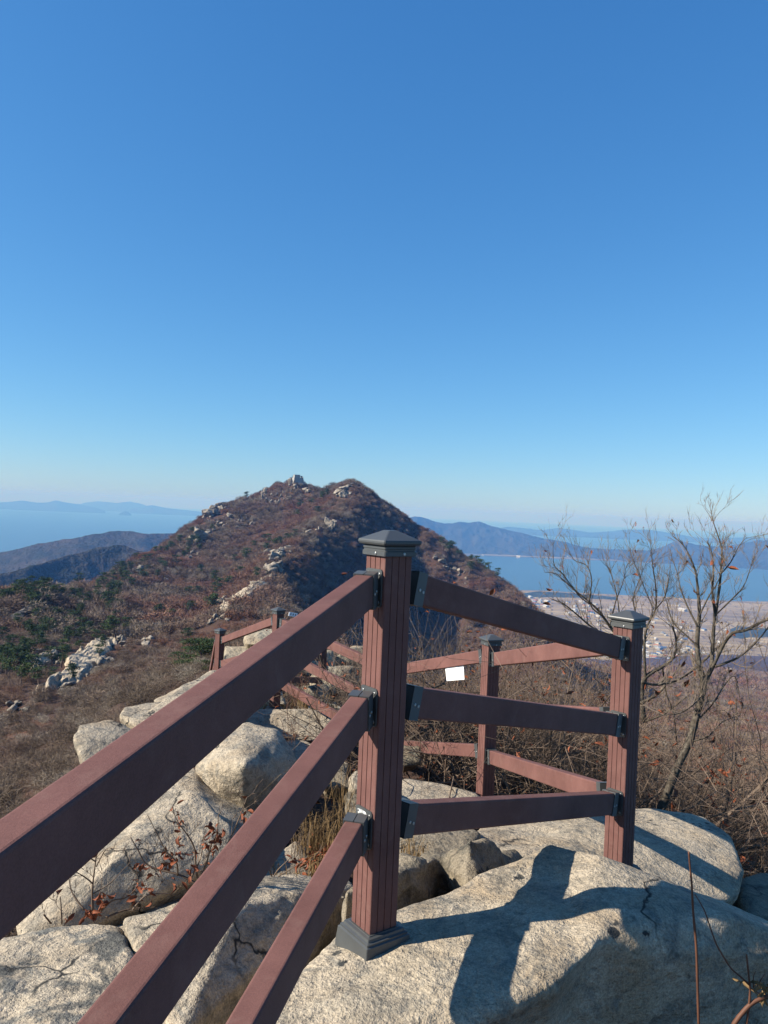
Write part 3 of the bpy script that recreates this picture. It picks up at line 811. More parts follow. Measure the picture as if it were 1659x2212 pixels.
# ------------------------------------------------------------------ where a sight line meets the slope
_ds = np.geomspace(12, 1500, 700)
def hit(px, py):
    p = P(px, py, 1.0)
    zz = ground(p.x * _ds, _ds)
    k = np.nonzero(zz >= p.z * _ds)[0]
    d = _ds[k[0]] if len(k) else 700.0
    return Vector((p.x * d, d, float(ground(np.array([p.x * d]), np.array([d]))[0])))

def copy_tree(src, parent=None):
    c = src.copy(); col.objects.link(c); c.parent = parent
    for ch in src.children: copy_tree(ch, c)
    return c

# ------------------------------------------------------------------ summit altar and rock outcrops
def stone_mesh(seed, flat=0.7, cuts=10):
    r_ = random.Random(seed)
    pts = []
    for _ in range(cuts):
        v = Vector((r_.gauss(0, 1), r_.gauss(0, 1), r_.gauss(0, 1))).normalized() * r_.uniform(0.8, 1.05)
        pts.append(Vector((v.x, v.y, v.z * flat)))
    me, c = rock_mesh('stone', [pts], 0.09, 0, 0.13, 0.55, seed, M['granite_far'], 0.8)
    return me
STONES = [stone_mesh(s) for s in range(200, 208)]
SLABS = [stone_mesh(s, 0.28, 12) for s in range(210, 214)]
SPIRES = [stone_mesh(s, 1.5, 13) for s in range(220, 223)]

CLEAR = []
def outcrop(label, spots, size, kind='stone', spread=0.0, seed=0, tilt=0.35, squash=1.0, yaw=None, along=None):
    size = size * (1.1 if kind == 'slab' else 1.1)
    r_ = random.Random(seed * 31 + 5)
    c0 = hit(*spots[len(spots) // 2])
    root = empty('rock_outcrop', c0)
    tag(root, label, 'rock outcrop')
    lib = {'stone': STONES, 'slab': SLABS, 'spire': SPIRES}[kind]
    for (px, py) in spots:
        p = hit(px, py)
        s = size * (0.45 + 1.1 * r_.random() ** 2.2)
        CLEAR.append((p.x, p.y, s))
        o = link('slab' if kind == 'slab' else 'stone', r_.choice(lib), root)
        o.location = p - c0 + Vector((r_.uniform(-1, 1) * spread, r_.uniform(-1, 1) * spread, -0.05 * s))
        yw = r_.uniform(0, 6.28) if yaw is None else yaw + r_.uniform(-0.3, 0.3)
        o.rotation_euler = (r_.uniform(-tilt, tilt), r_.uniform(-tilt, tilt), yw)
        o.scale = (s * r_.uniform(0.8, 1.4), s * r_.uniform(0.8, 1.3), s * r_.uniform(0.8, 1.2) * squash)
        if along is not None:
            q = hit(px + along[0], py + along[1]); dv = (q - p).normalized()
            qt = dv.to_track_quat('X', 'Z'); o.rotation_mode = 'QUATERNION'
            o.rotation_quaternion = qt @ Euler((r_.uniform(-0.2, 0.35), r_.uniform(-0.12, 0.12), r_.uniform(-0.15, 0.15))).to_quaternion()
            o.scale = (s * r_.uniform(1.6, 2.8), s * r_.uniform(0.6, 1.0), s * r_.uniform(0.7, 1.1) * squash)
    return root

def line(a, b, n, jit=3.0, seed=0):
    r_ = random.Random(seed)
    return [(a[0] + (b[0] - a[0]) * k / (n - 1) + r_.uniform(-jit, jit), a[1] + (b[1] - a[1]) * k / (n - 1) + r_.uniform(-jit, jit)) for k in range(n)]
def blob(c, w, h, n, seed=0):
    r_ = random.Random(seed)
    return [(c[0] + r_.uniform(-1, 1) * w, c[1] + r_.uniform(-1, 1) * h) for _ in range(n)]

outcrop('pale cliff edge on the left shoulder of the summit skyline', line((442, 1121), (480, 1095), 18, 2, 1) + line((452, 1120), (486, 1100), 14, 2, 2), 3.4, seed=1, tilt=0.5)
outcrop('pale jagged cliff standing on the left flank', blob((425, 1172), 12, 9, 10, 3), 2.6, 'spire', seed=2, tilt=0.25)
outcrop('rocky band running up to the left shoulder', line((440, 1160), (500, 1118), 14, 4, 5), 2.0, seed=3, tilt=0.6)
outcrop('scattered grey spires under the summit altar', blob((600, 1082), 38, 14, 30, 7), 1.5, 'spire', seed=4, tilt=0.2)
outcrop('grey crag right under the summit altar', blob((638, 1056), 14, 8, 10, 8), 1.7, 'spire', seed=5, tilt=0.2)
outcrop('large square rock in the saddle between the two peaks', blob((665, 1065), 5, 3, 4, 9), 2.8, seed=6)
outcrop('pale rock crown on the front of the second peak', blob((742, 1070), 17, 10, 16, 11), 2.8, seed=7, tilt=0.5)
outcrop('pale rocks on the very top of the second peak', blob((757, 1051), 10, 3, 8, 12), 1.3, seed=8)
outcrop('grey rocks in the middle of the shaded slope', blob((720, 1150), 9, 9, 7, 13), 2.4, 'spire', seed=9, tilt=0.3)
outcrop('thin rock band across the face below the second peak', line((655, 1155), (735, 1130), 10, 4, 14), 1.7, seed=10)
outcrop('big sunlit tan crag on the spine of the ridge', blob((594, 1215), 15, 22, 34, 15) + blob((586, 1234), 10, 8, 12, 16), 2.3, seed=11, tilt=0.5)
outcrop('small sunlit rocks above the tan crag', blob((622, 1190), 8, 7, 8, 17), 1.5, seed=12)
outcrop('chain of pale rocks along the middle of the ridge spine', line((588, 1247), (528, 1284), 18, 4, 18), 1.3, seed=13, tilt=0.5)
outcrop('heap of big cream rocks at the near end of the ridge spine', line((524, 1286), (478, 1318), 20, 5, 19) + blob((484, 1302), 12, 6, 10, 20), 1.35, seed=14, tilt=0.4)
outcrop('grey rocks tumbling below the cream heap', blob((470, 1338), 22, 14, 18, 21), 0.9, seed=15, tilt=0.4)
outcrop('pale rocks among the pines on the left skyline', blob((292, 1250), 10, 9, 7, 22), 1.8, 'spire', seed=16)
outcrop('two pale boulders near the pines on the flank', blob((350, 1208), 12, 4, 5, 23), 1.8, seed=17)
outcrop('grey stones half hidden in the left flank scrub', blob((340, 1262), 18, 8, 9, 24), 1.3, seed=18)
outcrop('stony patch across the upper flank', blob((520, 1130), 40, 16, 26, 25), 1.2, seed=19, tilt=0.6)
outcrop('stony patch under the left skyline pines', blob((400, 1207), 30, 12, 12, 26), 1.2, seed=20, tilt=0.6)
outcrop('smooth pale slab on the far left slope', line((36, 1336), (60, 1322), 6, 2, 27), 1.6, 'slab', seed=21, along=(8, -4))
outcrop('grey rocks among the pines of the left spur', blob((90, 1290), 28, 6, 9, 28), 1.2, seed=22)
outcrop('thin white rock fin climbing the left slope', line((124, 1388), (156, 1356), 9, 1.5, 29) + line((165, 1352), (190, 1330), 5, 2, 30), 0.6, 'slab', seed=23, squash=1.5, along=(6, -7))
outcrop('mottled grey rock face between the fin and the slabs', blob((105, 1425), 30, 12, 26, 31) + line((60, 1440), (130, 1402), 12, 3, 32), 0.75, seed=24, tilt=0.5)
outcrop('loose flat slabs along the lower edge of the long bare rock slope', line((135, 1492), (236, 1408), 9, 4, 34), 1.0, 'slab', seed=25, squash=1.3, along=(14, -11))
outcrop('rounded cream rock beside the sunlit slabs', line((190, 1458), (235, 1432), 7, 3, 36), 0.95, seed=26)
outcrop('stones at the top end of the sunlit slabs', blob((258, 1392), 14, 8, 9, 37), 0.7, seed=27)
outcrop('dark boulder and pale blocks above the sunlit slabs', blob((318, 1390), 18, 9, 9, 38), 1.1, seed=28)
outcrop('pale rocks on the slope under the slabs', blob((40, 1530), 34, 14, 10, 39), 0.5, seed=29)
outcrop('grey rocks along the right shoulder of the mountain', line((940, 1208), (1012, 1262), 16, 6, 40), 2.0, seed=30, tilt=0.5)
outcrop('lone pale rocks on the shaded right slope', blob((925, 1370), 14, 6, 4, 41), 1.2, seed=31)

M['altar'] = plain_noise('altar_stone', [(0.3, (0.20, 0.19, 0.18)), (0.7, (0.36, 0.34, 0.31))], 1.2, 0.9)
ca = hit(640, 1040); ca = P(643, 1040, ca.y)
alt = tag(empty('stone_altar', ca, 0.35), 'square stone altar walls on the summit', 'altar')
m2 = MB(); m2.box((0, 0, 0.3), 9.0, 9.0, 6.0, None, 0.93); m2.build('lower_wall', M['altar'], alt)
m2 = MB(); m2.box((-1.0, 0, 4.4), 5.4, 5.4, 2.6, None, 0.9); m2.box((-1.0, 0, 5.82), 5.3, 5.3, 0.3); m2.build('upper_altar', M['altar'], alt)
m2 = MB()
for k in range(6): m2.box((3.2, -2.6 + k * 0.45, 3.42 + k * 0.30), 1.6, 0.45, 0.6 + 0.0 * k)
m2.build('steps', M['altar'], alt)
m2 = MB(); m2.box((3.7, 0, 3.7), 0.5, 8.2, 1.0); m2.build('parapet', M['altar'], alt)
cp = hit(757, 1049); cp = P(757, 1050, cp.y)
m2 = MB(); m2.tube([(0, 0, -1), (0, 0, 5.5)], [0.22, 0.16], 6); m2.box((0, 0, 4.6), 0.8, 0.1, 0.4)
o = tag(m2.build('summit_marker', M['bark']), 'thin marker pole on the second peak', 'marker'); o.location = cp

tr = tag(empty('bare_tree', P(652, 1046, ca.y)), 'small leafless tree beside the summit altar', 'tree')
m2 = MB(); m2.tube([(0, 0, -2), (0.2, 0, 2), (0.1, 0, 3.5)], [0.25, 0.18, 0.12], 5); m2.build('trunk', M['bark'], tr)
r9 = random.Random(5); m2 = MB()
for _ in range(150):
    v_ = Vector((r9.gauss(0, 1), r9.gauss(0, 1), abs(r9.gauss(0, 0.8)))).normalized()
    a_ = Vector((0.1, 0, 3.0)) + v_ * r9.uniform(0.2, 1.6); b_ = a_ + v_ * r9.uniform(0.6, 1.4) + Vector((r9.gauss(0, 0.3), r9.gauss(0, 0.3), r9.gauss(0, 0.3)))
    w_ = Vector((r9.gauss(0, 1), r9.gauss(0, 1), r9.gauss(0, 1))).normalized() * 0.07
    m2.add([a_ - w_, a_ + w_, b_], [(0, 1, 2)])
m2.build('crown', M['bark'], tr)

# small railings by the upper end of the slabs
def mini_railing(label, a, b, n):
    pa, pb = hit(*a), hit(*b)
    root = tag(empty('railing', pa), label, 'railing')
    for k in range(n):
        q = pa.lerp(pb, k / (n - 1)) - pa
        o = link('post', post_me, root, q); o.scale = (1.6, 1.6, 1.1)
    for h in (0.45, 0.85, 1.2):
        m2 = MB(); beam(m2, Vector((0, 0, h)), pb - pa + Vector((0, 0, h)), 0.07, 0.12, 0.01); m2.build('rail', M['wpc'], root)
mini_railing('tiny brown railing above the sunlit slabs', (292, 1368), (316, 1366), 4)
mini_railing('tiny brown railing higher up among the pines', (266, 1345), (290, 1351), 4)

def hits(pxs, pys):
    ds = np.geomspace(40, 900, 260)
    w = np.array([P(x, y, 1.0) for x, y in zip(pxs, pys)])
    D = np.broadcast_to(ds, (len(w), len(ds)))
    zz = ground(w[:, :1] * D, D)
    k = np.argmax(zz >= w[:, 2:3] * D, 1)
    d = ds[k]
    return np.stack([w[:, 0] * d, d, ground(w[:, 0] * d, d)], 1)
def bedrock(label, left, right, lift=0.9, nv=64, nu=22, steps=5.0, seed=0):
    L_ = np.array(left, float); R_ = np.array(right, float)
    v = np.linspace(0, 1, nv); u = np.linspace(0, 1, nu)
    ip = lambda A, t: np.stack([np.interp(t, np.linspace(0, 1, len(A)), A[:, k]) for k in (0, 1)], 1)
    a, b = ip(L_, v), ip(R_, v)
    q = a[:, None] + (b - a)[:, None] * u[None, :, None]
    p = hits(q[..., 0].ravel(), q[..., 1].ravel()).reshape(nv, nu, 3)
    for _ in range(3): p[1:-1] = (p[:-2] + 2 * p[1:-1] + p[2:]) / 4
    U, V = np.meshgrid(u, v)
    n = fbm(U * 5, V * 14, 0, 4, seed)
    t = (U + 0.25 * n) * steps
    led = np.floor(t) + np.clip((t - np.floor(t)) * 4, 0, 1)
    edge = np.clip(np.minimum(np.minimum(U, 1 - U) * 5, np.minimum(V, 1 - V) * 9) - 0.25 + 1.3 * fbm(U * 4 + 3, V * 11, 0, 4, seed + 9), 0, 1)
    p[..., 2] += edge * (lift + lift * 0.45 * (steps / 2 - led) / steps * 2 + 0.22 * fbm(U * 9, V * 30, 0, 3, seed + 3)) - (1 - edge) * 1.0
    for (x, y, z), e_ in zip(p[::2, ::2].reshape(-1, 3), edge[::2, ::2].ravel()):
        if e_ > 0.5: CLEAR.append((x, y, 1.5))
    c = p.reshape(-1, 3).mean(0)
    me = np_mesh('bedrock_slope', p.reshape(-1, 3) - c, grid_quads(nv, nu), M['granite_slab'], False)
    return tag(link('bedrock_slope', me, None, Vector(c)), label, 'rock outcrop')
bedrock('long bare rock slope streaking down the left spur in full sun', [(62,1502),(100,1474),(124,1450),(146,1422),(178,1400),(208,1384),(238,1370)], [(100,1512),(150,1490),(190,1470),(216,1444),(238,1416),(256,1398),(268,1380)], 1.1, 80, 26, 6.0, 4)
bedrock('stepped rock rib running along the lower ridge spine', [(466,1330),(478,1306),(504,1290),(534,1272),(566,1252)], [(486,1348),(506,1326),(532,1304),(562,1282),(592,1258)], 1.6, 60, 16, 4.0, 7)
bedrock('mottled rock face left of the long bare slope', [(56,1446),(75,1428),(100,1410),(120,1396)], [(80,1452),(100,1444),(122,1428),(134,1404)], 0.8, 40, 16, 4.0, 5)

# ------------------------------------------------------------------ pines
def foliage_material(name, stops, sc):
    k = NT(name)
    oi = k.n('ObjectInfo')
    v = k.coord()
    c = k.ramp(k.noise(v, sc, 4, 0.6), stops)
    c = k.mix(1.0, c, k.ramp(oi.outputs['Random'], [(0.0, (0.75, 0.8, 0.85)), (0.6, (1.0, 1.0, 0.9)), (1.0, (1.25, 1.2, 0.95))]), 'MULTIPLY')
    return k.done(c, 0.8, None, 0.15)
M['pine'] = foliage_material('pine_needles', [(0.3, (0.022, 0.043, 0.019)), (0.7, (0.062, 0.090, 0.036))], 0.9)
M['pine_bark'] = plain_noise('pine_bark', [(0.3, (0.06, 0.045, 0.038)), (0.7, (0.13, 0.09, 0.07))], 2.0)
def pine_proto(seed, tufts=95, ts=1.0):
    r_ = random.Random(seed)
    tr = MB(); cr = MB()
    pts = [Vector((0, 0, -0.5))]; x = y = 0.0
    hgt = r_.uniform(3.6, 5.0)
    for k in range(1, 6):
        x += r_.uniform(-0.22, 0.22); y += r_.uniform(-0.22, 0.22)
        pts.append(Vector((x, y, hgt * k / 5.6)))
    tr.tube(pts, [0.17, 0.15, 0.13, 0.10, 0.08, 0.04], 5)
    for k in range(r_.randint(9, 12)):
        f = r_.uniform(0.42, 1.0)
        c = pts[min(5, int(f * 5))].copy(); c.z = hgt * f * 0.95 + 0.25
        an = r_.uniform(0, 6.28); rad = r_.uniform(0.3, 1.7) * (1.25 - 0.75 * f)
        e = c + Vector((math.cos(an) * rad, math.sin(an) * rad, r_.uniform(-0.1, 0.3)))
        tr.tube([c + Vector((0, 0, -0.25)), c.lerp(e, 0.5), e], [0.05, 0.035, 0.02], 3)
        w = r_.uniform(0.65, 1.15)
        for _ in range(tufts):
            t1, t2, t3 = r_.gauss(0, 0.45), r_.gauss(0, 0.45), r_.gauss(0, 0.32)
            q = e + Vector((t1 * w, t2 * w, t3 * 0.34 - 0.10 * (t1 * t1 + t2 * t2)))
            d1 = Vector((r_.uniform(-1, 1), r_.uniform(-1, 1), r_.uniform(0.0, 0.9))).normalized() * r_.uniform(0.16, 0.32) * ts
            d2 = Vector((r_.uniform(-1, 1), r_.uniform(-1, 1), r_.uniform(-0.3, 0.5))).normalized() * r_.uniform(0.07, 0.13) * ts
            cr.add([q - d2, q + d2, q + d1], [(0, 1, 2)])
    root = empty('pine_tree')
    tr.build('trunk', M['pine_bark'], root); cr.build('crown', M['pine'], root)
    return root
PINES = [pine_proto(300 + k) for k in range(5)]
for p in PINES: tag(p, 'pine', 'tree')
used_pine = [False] * 5
def pine(px, py, s, label, group=None, sink=0.0):
    i = random.randrange(5)
    if used_pine[i]: o = copy_tree(PINES[i])
    else: o = PINES[i]; used_pine[i] = True
    p = hit(px, py)
    o.location = p - Vector((0, 0, sink)); o.rotation_euler = (0, 0, random.uniform(0, 6.28)); k = 1.75 * s * random.uniform(0.85, 1.2); o.scale = (k * random.uniform(0.95, 1.25),) * 2 + (k,)
    tag(o, label, 'tree')
    if group: o['group'] = group
    return o
Zq = lambda x, y: (x * 0.1627, 1215 + y * 0.1627)
Z1 = lambda x, y: (x * 0.293, 999 + y * 0.293)
Z2 = lambda x, y: (432 + x * 0.293, 999 + y * 0.293)
Z3 = lambda x, y: (810 + x * 0.2604, 1053 + y * 0.2604)
for q in [(430,400),(500,380),(560,360),(640,350),(700,340),(780,360),(950,330),(1030,330),(340,430),(230,460),(120,510),(60,530),(620,370),(280,450)]:
    pine(*Zq(q[0], q[1] + 25), 0.62, 'dark green pine crowding the crest of the left spur', 'pines on the left spur')
for q in [(1290,350),(1380,270),(1480,210),(1550,140),(1620,100),(1500,310),(1560,360),(1630,290),(1450,420),(1580,230),(1640,180)]:
    pine(*Zq(q[0], q[1] + 20), 0.72, 'pine in the row along the left skyline of the mountain', 'pines on the left skyline')
for q in [(1000,730),(1060,780),(1110,750),(1200,790),(1220,690),(1270,660),(1320,620),(1410,530),(950,800),(900,830),(880,780),(1150,690)]:
    pine(*Z1(*q), 0.85, 'pine in the row along the left skyline of the mountain', 'pines on the left skyline')
for q in [(1200,550),(1150,590),(1070,620),(1370,580),(1500,590),(1600,590),(930,570),(1420,640),(650,700),(790,790),(1000,810),(1050,710),(270,860),(240,910),(560,890),(700,900),(740,930),(680,960),(660,1000),(1100,910),(1110,960),(1090,990),(1050,1030),(420,1060),(520,1100),(340,1200),(470,1230),(250,1260),(160,1300),(60,1330),(110,1360),(30,1410),(280,1360),(30,1460),(610,980),(380,1300),(200,1400)]:
    pine(*Zq(q[0], q[1] + 15), 0.45, 'pine scattered over the lower left flank', 'pines on the lower left flank')
for q in [(1390,990),(1460,990),(1590,920),(1590,1000),(800,1090),(870,1050),(1300,790),(850,960),(1480,840)]:
    pine(*Z1(*q), 0.75, 'pine in the middle of the left flank', 'pines in the middle of the flank')
for q in [(470,590),(500,630),(480,670),(640,600),(590,630),(400,650),(340,710),(330,740),(260,770),(290,850),(100,900),(110,980),(200,940),(410,880),(540,640),(690,590),(60,1130),(150,980)]:
    pine(*Z2(*q), 0.85, 'pine growing near the spine of the ridge', 'pines by the ridge spine')
for q in [(730,360),(720,410),(820,320),(910,290),(860,400),(345,285),(930,270),(740,330)]:
    pine(*Z2(*q), 0.95, 'small dark pine high on the summit slope', 'pines on the summit slope')
for q in [(560,520),(620,560),(690,580),(790,640),(880,680),(940,730),(1110,820),(780,740),(650,540),(840,650),(1020,790)]:
    pine(*Z3(*q), 1.05, 'pine on the right shoulder of the mountain', 'pines on the right shoulder')
for q in [(330,1060),(600,1110),(560,1060),(300,1010)]:
    pine(*Z3(*q), 1.0, 'pine low on the shaded slope behind the central post', 'pines on the shaded slope')
rp = random.Random(17)
for _ in range(34):
    f = rp.random(); pine(180 + 245 * f + rp.uniform(0, 40), 1284 - 140 * f + rp.uniform(4, 46), 0.72, 'pine in the row along the left skyline of the mountain', 'pines on the left skyline')
for _ in range(26):
    f = rp.random(); pine(8 + 165 * f, 1300 - 22 * f + rp.uniform(0, 34), 0.58, 'dark green pine crowding the crest of the left spur', 'pines on the left spur')
for _ in range(36):
    f = rp.random(); y = rp.uniform(1330, 1470); pine(rp.uniform(5, 330 - (y - 1330) * 1.6), y, 0.42, 'pine scattered over the lower left flank', 'pines on the lower left flank')
pine(249, 1384, 0.62, 'umbrella pine with a clear dark trunk above the sunlit slabs')
pine(222, 1375, 0.42, 'low pine left of the umbrella pine')
pine(268, 1378, 0.5, 'bushy pine right of the umbrella pine')
pine(337, 1350, 0.85, 'wide spreading pine leaning over the little railing')
pine(368, 1345, 0.8, 'tall pine right of the wide spreading pine')
pine(410, 1335, 0.75, 'pine right of the little railing near the ridge')
pine(402, 1388, 0.55, 'pine with bare trunks above the dark near pines')
FINE = [pine_proto(320 + k, 420, 0.5) for k in range(2)]
for i, (x, y, sc_, lab) in enumerate([(386, 1440, 0.72, 'leftmost of the dark pines crowding toward the smallest post'), (412, 1428, 0.78, 'dark pine in the second row left of the smallest post'),
        (430, 1446, 0.8, 'broad dark pine just left of the smallest post'), (448, 1436, 0.75, 'dark pine partly hidden by the smallest post'), (402, 1460, 0.5, 'low dark pine under the others left of the smallest post')]):
    o = FINE[i] if i < 2 else copy_tree(FINE[i % 2])
    o.location = hit(x, y) - Vector((0, 0, 0.6)); o.rotation_euler = (0, 0, i * 1.9); o.scale = (sc_ * 1.25, sc_ * 1.25, sc_ * 0.85)
    tag(o, lab, 'tree')
for x, y, s, lab in [(228, 1405, 0.4, 'low pine bush on the upper slabs'), (213, 1424, 0.42, 'round pine bush in the middle of the slabs'), (140, 1434, 0.35, 'yellowish bush at the left edge of the slabs'), (45, 1482, 0.5, 'dark wide bush at the lower left of the slabs'), (84, 1484, 0.4, 'second dark bush below the slabs'), (155, 1475, 0.45, 'pine bush growing out of the lower slabs'), (120, 1473, 0.25, 'tiny bush at the edge of the lower slabs')]:
    pine(x, y, s, lab, None, 1.2 * s)
pine(445, 1462, 0.16, 'little green pine bush beside the smallest post', None, 0.3)

# ------------------------------------------------------------------ bare winter scrub over the slopes (uncountable)
def scrub_material():
    k = NT('bare_scrub')
    oi = k.n('ObjectInfo')
    sc = k.n('VectorMath', operation='SCALE'); sc.inputs['Scale'].default_value = 0.022
    k.l(oi.outputs['Location'], sc.inputs[0])
    reg = k.noise(sc.outputs[0], 1.0, 4, 0.6)
    a = k.ramp(oi.outputs['Random'], [(0.0, (0.062, 0.048, 0.037)), (0.3, (0.138, 0.102, 0.075)), (0.55, (0.205, 0.165, 0.124)), (0.8, (0.160, 0.114, 0.084)), (1.0, (0.29, 0.25, 0.195))])
    b = k.ramp(oi.outputs['Random'], [(0.0, (0.125, 0.054, 0.036)), (0.5, (0.215, 0.098, 0.062)), (1.0, (0.19, 0.122, 0.092))])
    c = k.mix(k.ramp(reg, [(0.42, 0.0), (0.62, 0.85)]), a, b)
    return k.done(c, 0.9, None, 0.1)
M['scrub'] = scrub_material()
def scrub_proto(name, seed, blades, width, trunks=3):
    r_ = random.Random(seed); mb = MB()
    for _ in range(trunks):
        e = Vector((r_.uniform(-0.3, 0.3), r_.uniform(-0.3, 0.3), r_.uniform(0.5, 0.8)))
        mb.tube([(e.x * 0.1, e.y * 0.1, -0.15), e * 0.5, e], [width * 0.7, width * 0.5, width * 0.25], 3, False)
    for _ in range(blades):
        v_ = Vector((r_.gauss(0, 1), r_.gauss(0, 1), r_.gauss(0, 1))).normalized() * r_.random() ** 0.4
        b_ = Vector((v_.x * 0.52, v_.y * 0.52, 0.52 + v_.z * 0.42))
        dr = (Vector((v_.x, v_.y, v_.z * 0.6 + 0.35)) * 0.7 + Vector((r_.gauss(0, 0.5), r_.gauss(0, 0.5), r_.gauss(0, 0.4)))).normalized()
        o_ = b_ + dr * r_.uniform(0.12, 0.34)
        d_ = dr.cross(Vector((r_.uniform(-1, 1), r_.uniform(-1, 1), r_.uniform(-1, 1)))).normalized() * width * r_.uniform(0.3, 0.6)
        mb.add([b_ - d_, b_ + d_, o_], [(0, 1, 2)])
    me = mb.mesh(name, M['scrub'])
    return bpy.data.objects.new(name, me)
def scatter(name, label, protos, pts, scl, parent=None):
    cl = bpy.data.collections.new(name + '_kinds')
    for p in protos: cl.objects.link(p)
    me = bpy.data.meshes.new(name)
    n = len(pts)
    me.vertices.add(n); me.vertices.foreach_set('co', np.asarray(pts, np.float32).ravel())
    at = me.attributes.new('scl', 'FLOAT_VECTOR', 'POINT'); at.data.foreach_set('vector', np.asarray(scl, np.float32).ravel())
    rt = np.zeros((n, 3), np.float32); rt[:, 2] = rng.uniform(0, 6.28, n); rt[:, 0] = rng.normal(0, 0.12, n); rt[:, 1] = rng.normal(0, 0.12, n)
    at = me.attributes.new('rot', 'FLOAT_VECTOR', 'POINT'); at.data.foreach_set('vector', rt.ravel())
    at = me.attributes.new('idx', 'INT', 'POINT'); at.data.foreach_set('value', rng.integers(0, len(protos), n).astype(np.int32))
    o = link(name, me)
    ng = bpy.data.node_groups.new(name, 'GeometryNodeTree')
    ng.interface.new_socket('Geometry', in_out='INPUT', socket_type='NodeSocketGeometry')
    ng.interface.new_socket('Geometry', in_out='OUTPUT', socket_type='NodeSocketGeometry')
    gi, go = ng.nodes.new('NodeGroupInput'), ng.nodes.new('NodeGroupOutput')
    ip = ng.nodes.new('GeometryNodeInstanceOnPoints'); ci = ng.nodes.new('GeometryNodeCollectionInfo')
    ci.inputs['Collection'].default_value = cl; ci.inputs['Separate Children'].default_value = True; ci.inputs['Reset Children'].default_value = True
    ip.inputs['Pick Instance'].default_value = True
    def attr(nm, ty):
        a = ng.nodes.new('GeometryNodeInputNamedAttribute'); a.data_type = ty; a.inputs['Name'].default_value = nm
        return a.outputs['Attribute']
    er = ng.nodes.new('FunctionNodeEulerToRotation')
    L = ng.links.new
    L(gi.outputs[0], ip.inputs['Points']); L(ci.outputs[0], ip.inputs['Instance'])
    L(attr('idx', 'INT'), ip.inputs['Instance Index']); L(attr('rot', 'FLOAT_VECTOR'), er.inputs[0]); L(er.outputs[0], ip.inputs['Rotation'])
    L(attr('scl', 'FLOAT_VECTOR'), ip.inputs['Scale']); L(ip.outputs[0], go.inputs[0])
    md = o.modifiers.new('scatter', 'NODES'); md.node_group = ng
    return tag(o, label, kind='stuff')

# visibility table: highest sight slope in front of each point
ga = np.linspace(-0.75, 0.75, 240); gd = np.geomspace(12, 1600, 300)
GD, GA = np.meshgrid(gd, ga, indexing='ij')
GS = ground(GA * GD, GD) / GD
CM = np.maximum.accumulate(GS, 0)
def scrub_points(d0, d1, density, hmin, hmax, slack=0.012, seed=0):
    g = np.random.default_rng(seed)
    n = int(0.62 * (d1 ** 2 - d0 ** 2) * density)
    d = np.sqrt(g.uniform(d0 ** 2, d1 ** 2, n)); a = g.uniform(-0.62, 0.62, n)
    x = a * d
    thin = fbm(x / 18, d / 18, 0, 3, 77)
    keep = thin > -0.38
    for (cx, cy, cr) in CLEAR:
        if cy < d0 - 20 or cy > d1 + 20: continue
        keep &= ~((np.abs(x - cx) < cr * 1.1) & (d < cy + cr * 0.8) & (d > cy - cr * 1.3 - 2.0))
    d, a, x = d[keep], a[keep], x[keep]
    z = ground(x, d)
    i = np.clip(np.searchsorted(gd, d) - 2, 0, len(gd) - 1); j = np.clip(np.round((a + 0.75) / 1.5 * 239).astype(int), 0, 239)
    vis = ((z + hmax) / d > CM[i, j] - slack) & (z > -385)
    x, d, z = x[vis], d[vis], z[vis]
    h = g.uniform(hmin, hmax, len(x)) * np.where(g.random(len(x)) < 0.12, 1.45, 1.0) * (1 + 0.25 * fbm(x / 12, d / 12, 0, 2, 91))
    w = h * g.uniform(0.9, 1.45, len(x))
    return np.stack([x, d, z - 0.12 * h], -1), np.stack([w, w, h], -1)
pn, sn = scrub_points(16, 60, 0.62, 0.55, 1.5, seed=1)
pm, sm = scrub_points(60, 180, 0.36, 0.7, 1.7, seed=2)
pf, sf = scrub_points(180, 760, 0.14, 1.5, 3.9, seed=3)
pv_, sv = scrub_points(760, 1500, 0.02, 5.0, 9.0, seed=4)
scatter('near_scrub', 'bare twiggy scrub covering the slope just below the rocks', [scrub_proto('scrub_fine', 400 + k, 900, 0.010, 7) for k in range(4)], pn, sn)
scatter('mid_scrub', 'bare brown scrub on the slopes of the ridge', [scrub_proto('scrub_mid', 410 + k, 560, 0.018, 5) for k in range(4)], pm, sm)
scatter('far_scrub', 'leafless winter woods covering the mountain', [scrub_proto('scrub_far', 420 + k, 280, 0.036, 4) for k in range(4)], pf, sf)
scatter('lowland_scrub', 'leafless woods on the lower slopes above the plain', [scrub_proto('scrub_low', 430 + k, 120, 0.06, 3) for k in range(3)], pv_, sv)
# ------------------------------------------------------------------ bare trees and shrubs near the railing
def leaf(mb, p, size, rnd):
    ax = Vector((rnd.uniform(-1, 1), rnd.uniform(-1, 1), rnd.uniform(-1.2, 0.4))).normalized()
    s = ax.cross(Vector((rnd.uniform(-1, 1), rnd.uniform(-1, 1), rnd.uniform(-1, 1)))).normalized()
    n = ax.cross(s)
    L, W, c = size, size * rnd.uniform(0.12, 0.24), size * rnd.uniform(0.08, 0.24)
    mid = [p, p + ax * L * 0.33 + n * c * 0.6, p + ax * L * 0.7 + n * c * 0.5, p + ax * L - n * c * 0.5]
    l = [p + ax * L * 0.33 + s * W + n * c * 1.6, p + ax * L * 0.68 + s * W * 0.8 + n * c * 1.5]
    r = [p + ax * L * 0.33 - s * W + n * c * 1.6, p + ax * L * 0.68 - s * W * 0.8 + n * c * 1.5]
    mb.add(mid + l + r, [(0, 4, 1), (1, 4, 5, 2), (2, 5, 3), (0, 1, 6), (1, 2, 7, 6), (2, 3, 7)])

